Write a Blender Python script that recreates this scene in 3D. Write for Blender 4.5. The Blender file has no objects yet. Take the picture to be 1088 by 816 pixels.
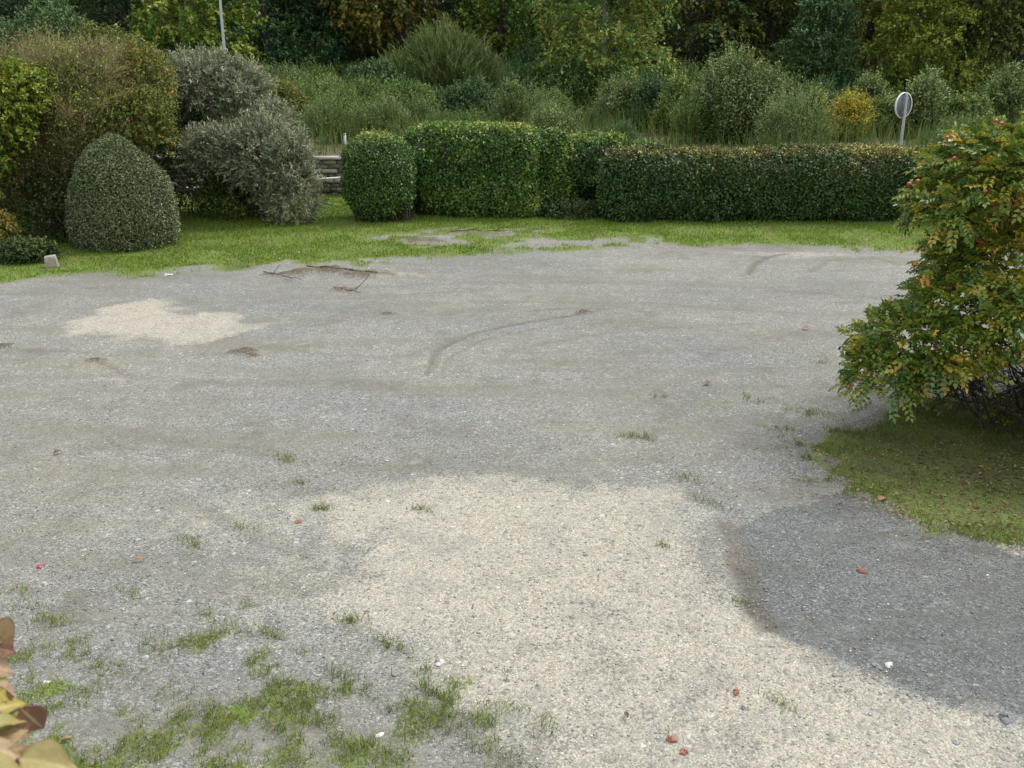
import bpy, math, random
import numpy as np
R = math.radians
SUN_EL, SUN_AZ, SUN, SUN_ANGLE, SKY, EXPO = 56, 60, 1.5, 16.0, .15, .80
SHX, SHY = 5.5, 5.4
rng = np.random.default_rng(7)
random.seed(7)
sc = bpy.context.scene
COL = sc.collection

# ------------------------------------------------------------------ camera
CH, PITCH, FPX = 3.2, R(18.3), 1050.0
cam_d = bpy.data.cameras.new('camera'); cam = bpy.data.objects.new('camera', cam_d); COL.objects.link(cam)
cam.location = (0, 0, CH); cam.rotation_euler = (R(90) - PITCH, 0, 0)
cam_d.sensor_width = 36; cam_d.lens = 36 * FPX / 1088; cam_d.clip_start = .05; cam_d.clip_end = 3000
sc.camera = cam
cam_d.dof.use_dof = True; cam_d.dof.focus_distance = 11; cam_d.dof.aperture_fstop = 10
cp, sp = math.cos(PITCH), math.sin(PITCH)
def ray(px, py):
    u, v = (px - 544) / FPX, (408 - py) / FPX
    return np.array([u, cp + v * sp, -sp + v * cp])
def G(px, py, z=0.):
    d = ray(px, py); t = (z - CH) / d[2]
    return np.array([d[0] * t, d[1] * t, z])
def D(px, py, y):
    d = ray(px, py); t = y / d[1]
    return np.array([d[0] * t, y, CH + d[2] * t])

# ------------------------------------------------------------------ helpers
class MB:
    def __init__(s): s.V = []; s.L = []; s.S = []; s.T = []; s.n = 0
    def add(s, V, F, tint=0.):
        V = np.asarray(V, float).reshape(-1, 3); F = np.asarray(F, int)
        s.V.append(V); s.L.append((F + s.n).ravel()); s.S.append(np.full(len(F), F.shape[1]))
        s.T.append(np.broadcast_to(np.asarray(tint, float), (len(V),)).copy()); s.n += len(V)
        return s
    def build(s, name, mat, parent=None, smooth=False, attrs=None):
        me = bpy.data.meshes.new(name)
        V = np.concatenate(s.V); L = np.concatenate(s.L); S = np.concatenate(s.S); T = np.concatenate(s.T)
        me.vertices.add(len(V)); me.vertices.foreach_set('co', V.astype(np.float32).ravel())
        me.loops.add(len(L)); me.loops.foreach_set('vertex_index', L.astype(np.int32))
        me.polygons.add(len(S)); st = np.concatenate([[0], np.cumsum(S)[:-1]])
        me.polygons.foreach_set('loop_start', st.astype(np.int32))
        if smooth: me.polygons.foreach_set('use_smooth', np.ones(len(S), bool))
        me.update(calc_edges=True)
        a = me.attributes.new('tint', 'FLOAT', 'POINT'); a.data.foreach_set('value', T.astype(np.float32))
        for k, v in (attrs or {}).items():
            a = me.attributes.new(k, 'FLOAT', 'POINT'); a.data.foreach_set('value', v.astype(np.float32))
        if mat: me.materials.append(mat)
        o = bpy.data.objects.new(name, me); COL.objects.link(o)
        if parent: o.parent = parent
        return o
def nz(v): return v / (np.linalg.norm(v, axis=-1, keepdims=True) + 1e-9)
def rdir(n): return nz(rng.normal(size=(n, 3)))
def tube(mb, pts, rad, k=6, tint=0.):
    pts = np.asarray(pts, float); rad = np.broadcast_to(np.asarray(rad, float), (len(pts),))
    t = nz(np.gradient(pts, axis=0)); ref = np.array([0, 0, 1.]) if abs(t[0][2]) < .8 else np.array([1., 0, 0])
    a = nz(np.cross(t, ref)); b = np.cross(t, a)
    th = np.linspace(0, 2 * math.pi, k, endpoint=False)
    V = pts[:, None] + rad[:, None, None] * (np.cos(th)[None, :, None] * a[:, None] + np.sin(th)[None, :, None] * b[:, None])
    n = len(pts); i = np.arange(n - 1)[:, None] * k; j = np.arange(k)[None]; j2 = (j + 1) % k
    F = np.stack([i + j, i + j2, i + k + j2, i + k + j], -1).reshape(-1, 4)
    mb.add(V.reshape(-1, 3), F, tint)
    mb.add(V[-1], [list(range(k))], tint); mb.add(V[0], [list(range(k))[::-1]], tint)
def branch(p0, p1, n=6, sag=.1, wob=.04):
    p0 = np.asarray(p0, float); p1 = np.asarray(p1, float); t = np.linspace(0, 1, n)[:, None]
    L = np.linalg.norm(p1 - p0); P = p0 + (p1 - p0) * t
    P[:, 2] += (np.sin(t[:, 0] * math.pi)) * sag * L
    w = rng.normal(size=(n, 3)) * wob * L; w[0] = 0; w[-1] = 0
    return P + w
def box(mb, c, s, rz=0., tint=0., taper=1.):
    x, y, z = np.array(s) / 2.
    V = np.array([[-x, -y, -z], [x, -y, -z], [x, y, -z], [-x, y, -z], [-x * taper, -y * taper, z], [x * taper, -y * taper, z], [x * taper, y * taper, z], [-x * taper, y * taper, z]])
    c_, s_ = math.cos(rz), math.sin(rz)
    V = np.stack([V[:, 0] * c_ - V[:, 1] * s_, V[:, 0] * s_ + V[:, 1] * c_, V[:, 2]], 1) + np.array(c)
    mb.add(V, [[0, 3, 2, 1], [4, 5, 6, 7], [0, 1, 5, 4], [1, 2, 6, 5], [2, 3, 7, 6], [3, 0, 4, 7]], tint)
_vn = {}
def vnoise(x, y, s, seed=0):
    if seed not in _vn: _vn[seed] = np.random.default_rng(1000 + seed).random((256, 256))
    g = _vn[seed]; X = np.asarray(x) / s + 97.3; Y = np.asarray(y) / s + 53.7
    xi = np.floor(X).astype(int); yi = np.floor(Y).astype(int); fx = X - xi; fy = Y - yi
    fx = fx * fx * (3 - 2 * fx); fy = fy * fy * (3 - 2 * fy)
    g00 = g[xi % 256, yi % 256]; g10 = g[(xi + 1) % 256, yi % 256]; g01 = g[xi % 256, (yi + 1) % 256]; g11 = g[(xi + 1) % 256, (yi + 1) % 256]
    return (g00 * (1 - fx) + g10 * fx) * (1 - fy) + (g01 * (1 - fx) + g11 * fx) * fy
def fbm(x, y, s, seed=0): return vnoise(x, y, s, seed) * .55 + vnoise(x, y, s * .47, seed + 1) * .28 + vnoise(x, y, s * .21, seed + 2) * .17
_ks = np.random.default_rng(5).normal(size=(10, 3)); _ph = np.random.default_rng(6).random(10) * 6.28
def lump3(P, f, seed=0.):
    q = P @ (_ks * f).T + _ph + seed; return np.sin(q).mean(-1) * 1.6
def ss(a, b, x): t = np.clip((x - a) / (b - a), 0, 1); return t * t * (3 - 2 * t)
def pdist(X, Y, poly, closed=True):
    """signed distance to polygon (positive inside) or distance to polyline"""
    poly = np.asarray(poly)[:, :2]; n = len(poly); d = np.full(X.shape, 1e9); ins = np.zeros(X.shape, bool)
    for i in range(n if closed else n - 1):
        a = poly[i]; b = poly[(i + 1) % n]; e = b - a
        t = np.clip(((X - a[0]) * e[0] + (Y - a[1]) * e[1]) / (e @ e + 1e-12), 0, 1)
        d = np.minimum(d, np.hypot(X - a[0] - t * e[0], Y - a[1] - t * e[1]))
        if closed:
            c = ((a[1] > Y) != (b[1] > Y)) & (X < (b[0] - a[0]) * (Y - a[1]) / (b[1] - a[1] + 1e-12) + a[0]); ins ^= c
    return np.where(ins, d, -d) if closed else d
def gpoly(l): return np.array([G(x, y) for x, y in l])

def tag(o, label=None, cat=None, group=None, kind=None):
    if label: o['label'] = label
    if cat: o['category'] = cat
    if group: o['group'] = group
    if kind: o['kind'] = kind
    return o
def empty(name, loc=(0, 0, 0), rz=0., label=None, cat=None, group=None):
    o = bpy.data.objects.new(name, None); COL.objects.link(o); o.location = loc; o.rotation_euler = (0, 0, rz); o.empty_display_size = .2
    return tag(o, label, cat, group)
def copy_tree(o, parent=None):
    c = o.copy(); COL.objects.link(c)
    if parent: c.parent = parent
    for ch in [q for q in bpy.data.objects if q.parent == o]: copy_tree(ch, c)
    return c

# ------------------------------------------------------------------ materials
def newmat(name):
    m = bpy.data.materials.new(name); m.use_nodes = True; nt = m.node_tree; nt.nodes.clear()
    out = nt.nodes.new('ShaderNodeOutputMaterial')
    return m, nt, out
class NT:
    def __init__(s, nt): s.nt = nt
    def n(s, t, **kw):
        x = s.nt.nodes.new(t)
        for k, v in kw.items():
            if k in ('operation', 'blend_type', 'data_type', 'attribute_name', 'noise_dimensions', 'feature', 'interpolation', 'use_clamp', 'distance'): setattr(x, k, v)
            else: s.s(x, k, v)
        return x
    def s(s, x, k, v):
        i = x.inputs[int(k[1:]) if k[0] == '_' and k[1:].isdigit() else k]
        if hasattr(v, 'links') or isinstance(v, bpy.types.NodeSocket): s.nt.links.new(v, i)
        else: i.default_value = v
    def m(s, op, a, b=None, c=None, clamp=False):
        x = s.nt.nodes.new('ShaderNodeMath'); x.operation = op; x.use_clamp = clamp
        s.s(x, '_0', a)
        if b is not None: s.s(x, '_1', b)
        if c is not None: s.s(x, '_2', c)
        return x.outputs[0]
    def mix(s, f, a, b, bt='MIX'):
        x = s.nt.nodes.new('ShaderNodeMix'); x.data_type = 'RGBA'; x.blend_type = bt
        s.s(x, '_0', f); s.s(x, '_6', a); s.s(x, '_7', b); return x.outputs[2]
    def ramp(s, f, stops, interp='LINEAR'):
        x = s.nt.nodes.new('ShaderNodeValToRGB'); cr = x.color_ramp; cr.interpolation = interp
        while len(cr.elements) < len(stops): cr.elements.new(.5)
        for e, (p, c) in zip(cr.elements, stops): e.position = p; e.color = (*c, 1) if len(c) == 3 else c
        s.s(x, '_0', f); return x.outputs[0]
    def smooth(s, a, b, x):
        y = s.nt.nodes.new('ShaderNodeMapRange'); y.interpolation_type = 'SMOOTHSTEP'
        s.s(y, 'Value', x); y.inputs['From Min'].default_value = a; y.inputs['From Max'].default_value = b; return y.outputs[0]
def leafmat(name, stops, rough=.5, spec=.35, transl=.25, noise=2.0, varr=.5, warm=(1.15, 1.08, .88)):
    stops = [(p_, tuple(min(.8, v * w_) for v, w_ in zip(c_, warm))) for p_, c_ in stops]
    m, nt, out = newmat(name); N = NT(nt)
    at = N.n('ShaderNodeAttribute', attribute_name='tint').outputs['Fac']
    tc = N.n('ShaderNodeTexCoord'); oi = N.n('ShaderNodeObjectInfo')
    no = N.n('ShaderNodeTexNoise', Vector=tc.outputs['Object'], Scale=noise, Detail=3.).outputs['Fac']
    f = N.m('ADD', at, N.m('MULTIPLY', N.m('SUBTRACT', no, .5), varr))
    f = N.m('ADD', f, N.m('MULTIPLY', N.m('SUBTRACT', oi.outputs['Random'], .5), .16), clamp=True)
    c = N.ramp(f, stops)
    hs = N.n('ShaderNodeHueSaturation', Color=c); hs.inputs['Value'].default_value = 1.
    fine = N.n('ShaderNodeTexNoise', Vector=tc.outputs['Object'], Scale=40., Detail=2.).outputs['Fac']
    nt.links.new(N.m('ADD', .7, N.m('MULTIPLY', fine, .6)), hs.inputs['Value']); c = hs.outputs[0]
    b = N.n('ShaderNodeBsdfPrincipled', Roughness=rough); N.s(b, 'Base Color', c); b.inputs['Specular IOR Level'].default_value = spec
    t = N.n('ShaderNodeBsdfTranslucent', Color=c)
    mx = N.n('ShaderNodeMixShader', Fac=transl); nt.links.new(b.outputs[0], mx.inputs[1]); nt.links.new(t.outputs[0], mx.inputs[2])
    nt.links.new(mx.outputs[0], out.inputs[0]); return m
def simple(name, c0, c1, scale=8., rough=.8, metal=0., bump=.0, stretch=(1, 1, 1)):
    m, nt, out = newmat(name); N = NT(nt)
    tc = N.n('ShaderNodeTexCoord'); mp = N.n('ShaderNodeMapping', Vector=tc.outputs['Object'], Scale=stretch)
    no = N.n('ShaderNodeTexNoise', Vector=mp.outputs[0], Scale=scale, Detail=6., Roughness=.65).outputs['Fac']
    c = N.ramp(no, [(.3, c0), (.7, c1)])
    b = N.n('ShaderNodeBsdfPrincipled', Roughness=rough, Metallic=metal); N.s(b, 'Base Color', c)
    if bump:
        bp = N.n('ShaderNodeBump', Strength=bump, Distance=.02, Height=no); nt.links.new(bp.outputs[0], b.inputs['Normal'])
    nt.links.new(b.outputs[0], out.inputs[0]); return m
M = {}
M['bark'] = simple('bark', (.05, .04, .03), (.13, .11, .085), 9, .9, bump=.5, stretch=(3, 3, .6))
M['bark_dark'] = simple('bark_dark', (.022, .02, .016), (.06, .05, .04), 9, .9, bump=.5, stretch=(3, 3, .6))
M['bark_pale'] = simple('bark_pale', (.13, .12, .085), (.3, .28, .22), 6, .85, bump=.3, stretch=(2, 2, .8))
M['twig'] = simple('twig', (.10, .085, .06), (.24, .20, .15), 5, .9)
M['metal'] = simple('galvanised_metal', (.30, .34, .36), (.42, .46, .48), 12, .45, .6)
M['white_metal'] = simple('white_painted_metal', (.60, .62, .63), (.78, .80, .80), 5, .5)
M['dark_metal'] = simple('dark_painted_metal', (.03, .035, .04), (.06, .065, .07), 5, .5)
M['signback'] = simple('sign_back', (.14, .155, .17), (.19, .205, .22), 3, .55, .3)
M['concrete'] = simple('concrete', (.20, .18, .15), (.36, .33, .28), 14, .95, bump=.4)
M['hip'] = simple('rose_hip', (.35, .03, .015), (.52, .09, .03), 20, .3)
YG = [(0, (.04, .09, .02)), (.35, (.085, .165, .028)), (.75, (.19, .26, .035)), (1, (.27, .27, .045))]
M['l_maple'] = leafmat('maple_leaf', YG, noise=.8)
M['l_ash'] = leafmat('ash_leaf', [(0, (.025, .075, .038)), (.5, (.05, .13, .055)), (1, (.11, .2, .07))], noise=.8)
M['l_orange'] = leafmat('autumn_leaf', [(0, (.045, .08, .02)), (.4, (.095, .13, .03)), (.8, (.17, .165, .038)), (1, (.24, .19, .045))], noise=1.)
M['l_bright'] = leafmat('bright_leaf', [(0, (.05, .11, .03)), (.5, (.11, .2, .045)), (.85, (.19, .26, .055)), (1, (.27, .25, .055))], noise=.9)
M['l_dark'] = leafmat('beech_leaf', [(0, (.025, .06, .025)), (.5, (.055, .105, .034)), (.85, (.11, .15, .035)), (1, (.22, .19, .04))], noise=.7)
M['l_conifer'] = leafmat('conifer_needle', [(0, (.02, .05, .028)), (.6, (.04, .085, .042)), (1, (.07, .12, .05))], transl=.1)
M['l_blue'] = leafmat('blue_green_leaf', [(0, (.028, .07, .032)), (.5, (.068, .138, .052)), (1, (.15, .23, .09))])
M['l_olive'] = leafmat('olive_leaf', [(0, (.04, .07, .02)), (.5, (.09, .135, .03)), (.8, (.165, .19, .035)), (1, (.25, .18, .045))], noise=.8)
M['l_willow'] = leafmat('willow_leaf', [(0, (.045, .09, .03)), (.5, (.13, .20, .07)), (1, (.30, .37, .18))], spec=.45)
M['l_scrub'] = leafmat('scrub_leaf', [(0, (.03, .07, .02)), (.5, (.095, .17, .042)), (.85, (.21, .29, .08)), (1, (.28, .24, .12))])
M['l_yellow'] = leafmat('yellow_leaf', [(0, (.12, .16, .02)), (.4, (.28, .29, .035)), (.8, (.45, .38, .04)), (1, (.5, .28, .05))])
M['l_grey'] = leafmat('grey_green_leaf', [(0, (.045, .08, .05)), (.4, (.13, .18, .125)), (.75, (.26, .315, .24)), (1, (.34, .35, .29))], spec=.5, transl=.12, noise=1.4)
M['l_cone'] = leafmat('clipped_bush_leaf', [(0, (.045, .08, .035)), (.5, (.105, .15, .07)), (.85, (.2, .235, .14)), (1, (.28, .22, .15))], spec=.6, rough=.4, transl=.1, noise=1.2)
M['l_hedge'] = leafmat('hedge_leaf', [(0, (.022, .065, .018)), (.35, (.06, .135, .03)), (.65, (.14, .24, .045)), (.85, (.27, .33, .08)), (1, (.32, .23, .12))], spec=.5, rough=.42, transl=.15, noise=1.3)
M['l_hedge_dark'] = leafmat('dark_hedge_leaf', [(0, (.02, .052, .016)), (.4, (.042, .105, .025)), (.6, (.07, .11, .034)), (.72, (.12, .09, .04)), (.84, (.17, .17, .05)), (1, (.26, .29, .07))], spec=.5, rough=.42, transl=.12, noise=1.3, varr=.3)
M['l_rose'] = leafmat('rose_leaf', [(0, (.03, .08, .022)), (.3, (.08, .16, .03)), (.48, (.17, .235, .035)), (.66, (.34, .32, .05)), (.85, (.52, .35, .08)), (1, (.58, .30, .13))], spec=.5, rough=.4, transl=.22, noise=1.8, varr=.5)
M['l_brown'] = leafmat('brown_twig', [(0, (.05, .045, .022)), (.4, (.12, .10, .05)), (.75, (.20, .17, .095)), (.85, (.12, .17, .035)), (1, (.2, .28, .045))], transl=.05, noise=1.)
M['l_under'] = leafmat('undergrowth_leaf', [(0, (.02, .045, .018)), (.6, (.045, .085, .03)), (.9, (.12, .15, .04)), (1, (.22, .13, .05))])
M['grass'] = leafmat('grass_blade', [(0, (.05, .085, .02)), (.45, (.12, .185, .035)), (.75, (.2, .25, .06)), (1, (.33, .26, .16))], noise=.5, varr=.7, spec=.25, transl=.3)
M['lawn_grass'] = leafmat('lawn_blade', [(0, (.05, .11, .015)), (.5, (.12, .225, .025)), (.8, (.2, .29, .05)), (1, (.34, .30, .14))], noise=.5, varr=.7, spec=.25, transl=.3)
M['weeds'] = leafmat('tall_weed', [(0, (.03, .07, .02)), (.5, (.085, .145, .04)), (.8, (.16, .19, .07)), (1, (.2, .15, .09))], noise=.25, varr=1.1, spec=.2)
M['litter'] = leafmat('fallen_leaf_litter', [(0, (.09, .05, .03)), (.5, (.26, .15, .06)), (.8, (.4, .3, .12)), (1, (.5, .36, .26))], varr=.3, warm=(.8, .8, .8))
M['stone'] = leafmat('pebble', [(0, (.06, .065, .07)), (.4, (.2, .205, .21)), (.75, (.36, .35, .33)), (1, (.72, .71, .68))], transl=0., rough=.85, spec=.3, varr=.15, warm=(1., .99, .95))

# ------------------------------------------------------------------ leaves and crowns
UP = np.array([0, 0, 1.])
def leaves(mb, P, A, Nn, L, W, tint, fold=.25, curl=.15):
    n = len(P); A = nz(A); S = nz(np.cross(A, Nn)); Nn = np.cross(S, A)
    L = np.broadcast_to(L, (n,))[:, None]; W = np.broadcast_to(W, (n,))[:, None]
    m = P + A * L * .45; b = P; t = P + A * L - Nn * L * curl
    l = m + S * W / 2 + Nn * W * fold; r = m - S * W / 2 + Nn * W * fold
    V = np.stack([b, l, t, r], 1).reshape(-1, 3); i = np.arange(n)[:, None] * 4
    F = np.concatenate([i + [0, 1, 2], i + [0, 2, 3]])
    mb.add(V, F, np.repeat(tint, 4))
def crownpts(ells, n, depth=.3, lump=.12, upb=.25, lf=2., lowcut=-.85):
    """points on the lumpy union of ellipsoids: returns p, outward"""
    E = np.array(ells, float); w = (E[:, 3] * E[:, 4] + E[:, 4] * E[:, 5] + E[:, 3] * E[:, 5]); w /= w.sum()
    Ps, Os = [], []; got = 0
    while got < n:
        k = rng.choice(len(E), n, p=w); d = rdir(n); d[:, 2] += upb; d = nz(d)
        rr = E[k, 3:6]; c = E[k, :3]
        f = (1 - depth * rng.random(n) ** 1.6)[:, None] * (1 + lump * lump3(d * 1.7 + c, lf)[:, None])
        p = c + d * rr * f; o = nz(d / rr)
        ok = d[:, 2] > lowcut
        for j in range(len(E)):
            q = np.linalg.norm((p - E[j, :3]) / E[j, 3:6], axis=1); ok &= (j == k) | (q > .72)
        ok &= p[:, 2] > 0.02
        Ps.append(p[ok]); Os.append(o[ok]); got += ok.sum()
    return np.concatenate(Ps)[:n], np.concatenate(Os)[:n]
def shoots(mb, p, o, slen, nl, L, W, up=.3, rnd=.5, spread=.8, droop=0., tint=(.1, .7), nup=.8, fold=.25, tipt=.15):
    n = len(p); d = nz(o + UP * up + rdir(n) * rnd)
    sl = slen * rng.uniform(.6, 1.3, n); base_t = rng.uniform(*tint, n)
    st = np.tile(np.linspace(.05, 1., nl), n); P = np.repeat(p - d * sl[:, None] * .4, nl, 0) + np.repeat(d * sl[:, None], nl, 0) * st[:, None]
    P[:, 2] -= droop * st ** 2 * np.repeat(sl, nl)
    DD = np.repeat(d, nl, 0); A = nz(DD * (1 - spread * .5) + rdir(n * nl) * spread - UP * droop * .5)
    Nn = nz(UP * nup + np.repeat(o, nl, 0) * .4 + rdir(n * nl) * .6)
    T = np.repeat(base_t, nl) + tipt * (st - .5) + rng.normal(0, .08, n * nl)
    leaves(mb, P, A, Nn, L * rng.uniform(.6, 1.25, n * nl), W * rng.uniform(.7, 1.2, n * nl), np.clip(T, 0, 1), fold)
    return P
def stems(mb, base, targets, r0, r1=.004, sag=.08, spread=.08, k=5):
    for t in targets:
        b = np.array(base) + np.array([rng.normal() * spread, rng.normal() * spread, -.05])
        pts = branch(b, t, 7, sag, .025); tube(mb, pts, np.linspace(r0 * rng.uniform(.6, 1.2), r1, 7), k)
def side_twigs(mb, P0, n, length, r, droop=0):
    idx = rng.integers(0, len(P0), n)
    for i in idx:
        a = P0[i]; d = nz(rdir(1)[0] + UP * .3); tube(mb, branch(a, a + d * length * rng.uniform(.5, 1.2), 4, 0, .05), np.linspace(r, r * .3, 4), 4)

def shrub(name, base, ells, nsh, slen, nl, L, W, mat, label, cat='shrub', group=None, stem='bark', nst=14, r0=.02, depth=.45, lump=.14, up=.3, rnd=.5, spread=.8, droop=0., tint=(.1, .7), upb=.25, lf=2., part='foliage', stempart='branches', lowcut=-.85):
    base = np.array(base, float); root = empty(name, base, 0, label, cat, group)
    E = [(e[0] - base[0], e[1] - base[1], e[2] - base[2], e[3], e[4], e[5]) for e in ells]
    p, o = crownpts(E, nsh, depth, lump, upb, lf, lowcut)
    mb = MB(); shoots(mb, p, o, slen, nl, L, W, up, rnd, spread, droop, tint); mb.build(part, M[mat], root)
    ms = MB(); q, _ = crownpts(E, nst, .5, .05, .3); stems(ms, (0, 0, 0), q, r0); ms.build(stempart, M[stem], root, True)
    return root
def pe(px, py, y, rx, ry, ryd=None, dy=0.):
    """ellipsoid centred where (px,py) falls at distance y, radii given in photo pixels"""
    c = D(px, py, y + dy); s = (c[1] * cp + (CH - c[2]) * sp) / FPX
    return (c[0], c[1], c[2], rx * s, (ryd if ryd else rx * s), ry * s)

# ------------------------------------------------------------------ terrain
WALL_Y = 24.7
def height(x, y):
    x = np.asarray(x, float); y = np.asarray(y, float)
    h = (fbm(x, y, 3.5, 10) - .5) * .05 + (vnoise(x, y, .8, 14) - .5) * .012
    h = h * ss(2.5, 5., y) if True else h
    plat = ss(WALL_Y + .05, WALL_Y + .22, y) * (.88 + (fbm(x, y, 6, 20) - .5) * .25 + .012 * np.clip(y - 25, 0, 60))
    h = h + plat + .04 * (fbm(x, y, 1.2, 31) - .2) * ss(15.2, 16.5, y) * (y < WALL_Y)
    return h + ss(150, 500, y) * 12

lawn_poly = gpoly([(-260, 330), (0, 305), (100, 297), (200, 290), (290, 287), (390, 285), (430, 280), (520, 272), (640, 265), (800, 263), (900, 264), (1000, 267), (1250, 275)])
lawn_poly = np.vstack([lawn_poly, [[30, 24.7, 0], [-30, 24.7, 0]]])
verge_poly = gpoly([(872, 478), (885, 455), (935, 435), (1000, 425), (1120, 415), (1400, 415), (1500, 560), (1250, 600), (1088, 586), (1040, 574), (985, 560), (940, 548), (915, 530), (885, 510)])
cream_big = gpoly([(300, 530), (390, 518), (480, 506), (570, 500), (650, 505), (715, 520), (745, 545), (765, 580), (790, 640), (840, 680), (920, 715), (1000, 745), (1120, 775), (1250, 830), (1100, 1000), (500, 1000), (540, 816), (500, 760), (420, 690), (340, 650), (370, 615), (345, 580), (310, 552)])
cream_small = gpoly([(72, 343), (110, 330), (170, 322), (215, 333), (298, 343), (260, 352), (200, 360), (140, 358), (90, 352)])
dark_shade_poly = gpoly([(775, 570), (830, 535), (900, 520), (1000, 560), (1100, 590), (1500, 640), (1500, 860), (1100, 770), (980, 738), (880, 700), (800, 650), (780, 610)])
fg_grass = gpoly([(-200, 640), (0, 640), (70, 655), (120, 690), (200, 745), (330, 765), (450, 800), (560, 830), (500, 1000), (-300, 1000)])
fg_thin = gpoly([(-200, 600), (60, 610), (240, 660), (400, 680), (520, 740), (600, 830), (500, 1000), (-300, 1000)])
tracks = [([(455, 395), (462, 372), (500, 354), (560, 341), (635, 330)], .10, .9), ([(540, 372), (620, 356), (720, 346), (800, 343)], .12, .4), ([(795, 293), (800, 283), (815, 275), (835, 271)], .12, .9), ([(860, 290), (880, 278), (930, 276), (960, 283)], .13, .5),
          ([(0, 402), (120, 398), (260, 408), (420, 405)], .2, .35), ([(300, 372), (420, 380), (480, 360)], .15, .3), ([(380, 305), (500, 300), (700, 300), (960, 318)], .25, .3), ([(500, 320), (700, 322), (940, 340)], .15, .3), ([(772, 560), (784, 600), (800, 645), (815, 665)], .16, .9), ([(790, 578), (800, 610), (812, 640)], .12, .6), ([(470, 400), (478, 378), (515, 360), (570, 348)], .07, .5), ([(0, 375), (60, 372), (130, 378)], .15, .4), ([(560, 330), (600, 327), (640, 328)], .08, .7), ([(440, 312), (480, 310)], .1, .4), ([(180, 530), (260, 560), (330, 600)], .25, .35), ([(120, 600), (200, 590), (290, 600)], .2, .3), ([(90, 380), (110, 386), (135, 397)], .05, 1.), ([(0, 440), (200, 470), (420, 500)], .25, .3)]
mounds = [(100, 383, .14), (258, 373, .16), (268, 378, .14), (362, 308, .2), (410, 333, .16), (622, 331, .2), (310, 290, .5), (345, 287, .6), (385, 290, .5), (510, 249, .6), (455, 256, .5), (8, 368, .2)]

def masks(X, Y, turf=False):
    w = fbm(X, Y, .7, 40) - .5; w2 = fbm(X, Y, .25, 50) - .5
    lw = pdist(X, Y, lawn_poly)
    lawn = ss(-.35, .75, lw + w * 1.3)
    lawn *= np.where(Y > WALL_Y, 1, 1)
    for (px, py, r) in [(510, 249, 1.6), (455, 256, 1.5), (345, 287, 1.6), (560, 262, 1.4), (660, 258, 1.2), (390, 282, 1.2), (270, 286, .9)]:
        c = G(px, py); d = np.hypot((X - c[0]), (Y - c[1]) * 1.6) / r; lawn *= 1 - .5 * (1 - ss(.2, 1., d + w * 1.6)) * (.4 + ss(.35, .6, vnoise(X, Y, .3, 180)))
    w3 = vnoise(X, Y, .16, 170) - .5
    vg = ss(-.1, .2, pdist(X, Y, verge_poly) + w * .6 + w3 * .3)
    near = (.12 + 1.25 * ss(.40, .60, .65 * fbm(X, Y, .15, 130) + .35 * vnoise(X, Y, .055, 137))) * .8 * ss(-.3, .9, pdist(X, Y, fg_grass) + w * 1.6) + .7 * ss(-.4, .6, pdist(X, Y, fg_thin) + w * 1.4) * ss(.5, .66, fbm(X, Y, .22, 135))
    if turf: near = near * .62
    grass = np.maximum(lawn, np.maximum(vg, np.clip(near, 0, .85)))
    thin = ss(.1, .5, 1 - np.hypot((X - G(830, 440)[0]) / 1.4, (Y - G(830, 440)[1]) / 1.2) + w) * .35
    grass = np.maximum(grass, thin * ss(.55, .8, vnoise(X, Y, .18, 61)))
    cream = np.maximum(ss(-.4, .5, pdist(X, Y, cream_big) + w * .7) * .9, ss(-.3, .5, pdist(X, Y, cream_small) + w * 1.1 + .22) * .92)
    cream = np.maximum(cream, .42 * ss(-.5, .5, pdist(X, Y, gpoly([(150, 490), (300, 500), (420, 560), (430, 640), (560, 760), (520, 816), (330, 700), (220, 620), (140, 560)])) + w * 1.5))
    for (px, py, rx, ry, a) in [(430, 385, 2., .5, .3), (880, 272, 3., .5, .55), (450, 292, 2.2, .5, .4), (170, 400, 2.5, .6, .35), (620, 300, 3., .9, .25), (80, 560, 1.4, .6, .3), (600, 450, 1.8, .9, .3)]:
        c = G(px, py); cream = np.maximum(cream, a * (1 - ss(.2, 1., np.hypot((X - c[0]) / rx, (Y - c[1]) / ry) + w)))
    dark = ss(-.05, .10, pdist(X, Y, dark_shade_poly) + w * .45 + w2 * .2) * (1 - .0 * cream)
    cream = cream * (1 - .3 * (1 - ss(4.3, 5.4, Y + w * 1.5)) * (X < 1.2)) * (1 - dark)
    tr = np.zeros_like(X)
    for pl, wd, a in tracks: wd *= .65; a = min(1., a * 1.08); tr = np.maximum(tr, a * (1 - ss(.3, 1., pdist(X, Y, gpoly(pl), False) / wd + w2 * .8)))
    md = np.zeros_like(X)
    for px, py, r in mounds:
        c = G(px, py); md = np.maximum(md, 1 - ss(.15, 1, np.hypot((X - c[0]) / r, (Y - c[1]) / (r * .8)) + w2 * 1.4))
    return grass, cream, dark, tr, md

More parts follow.
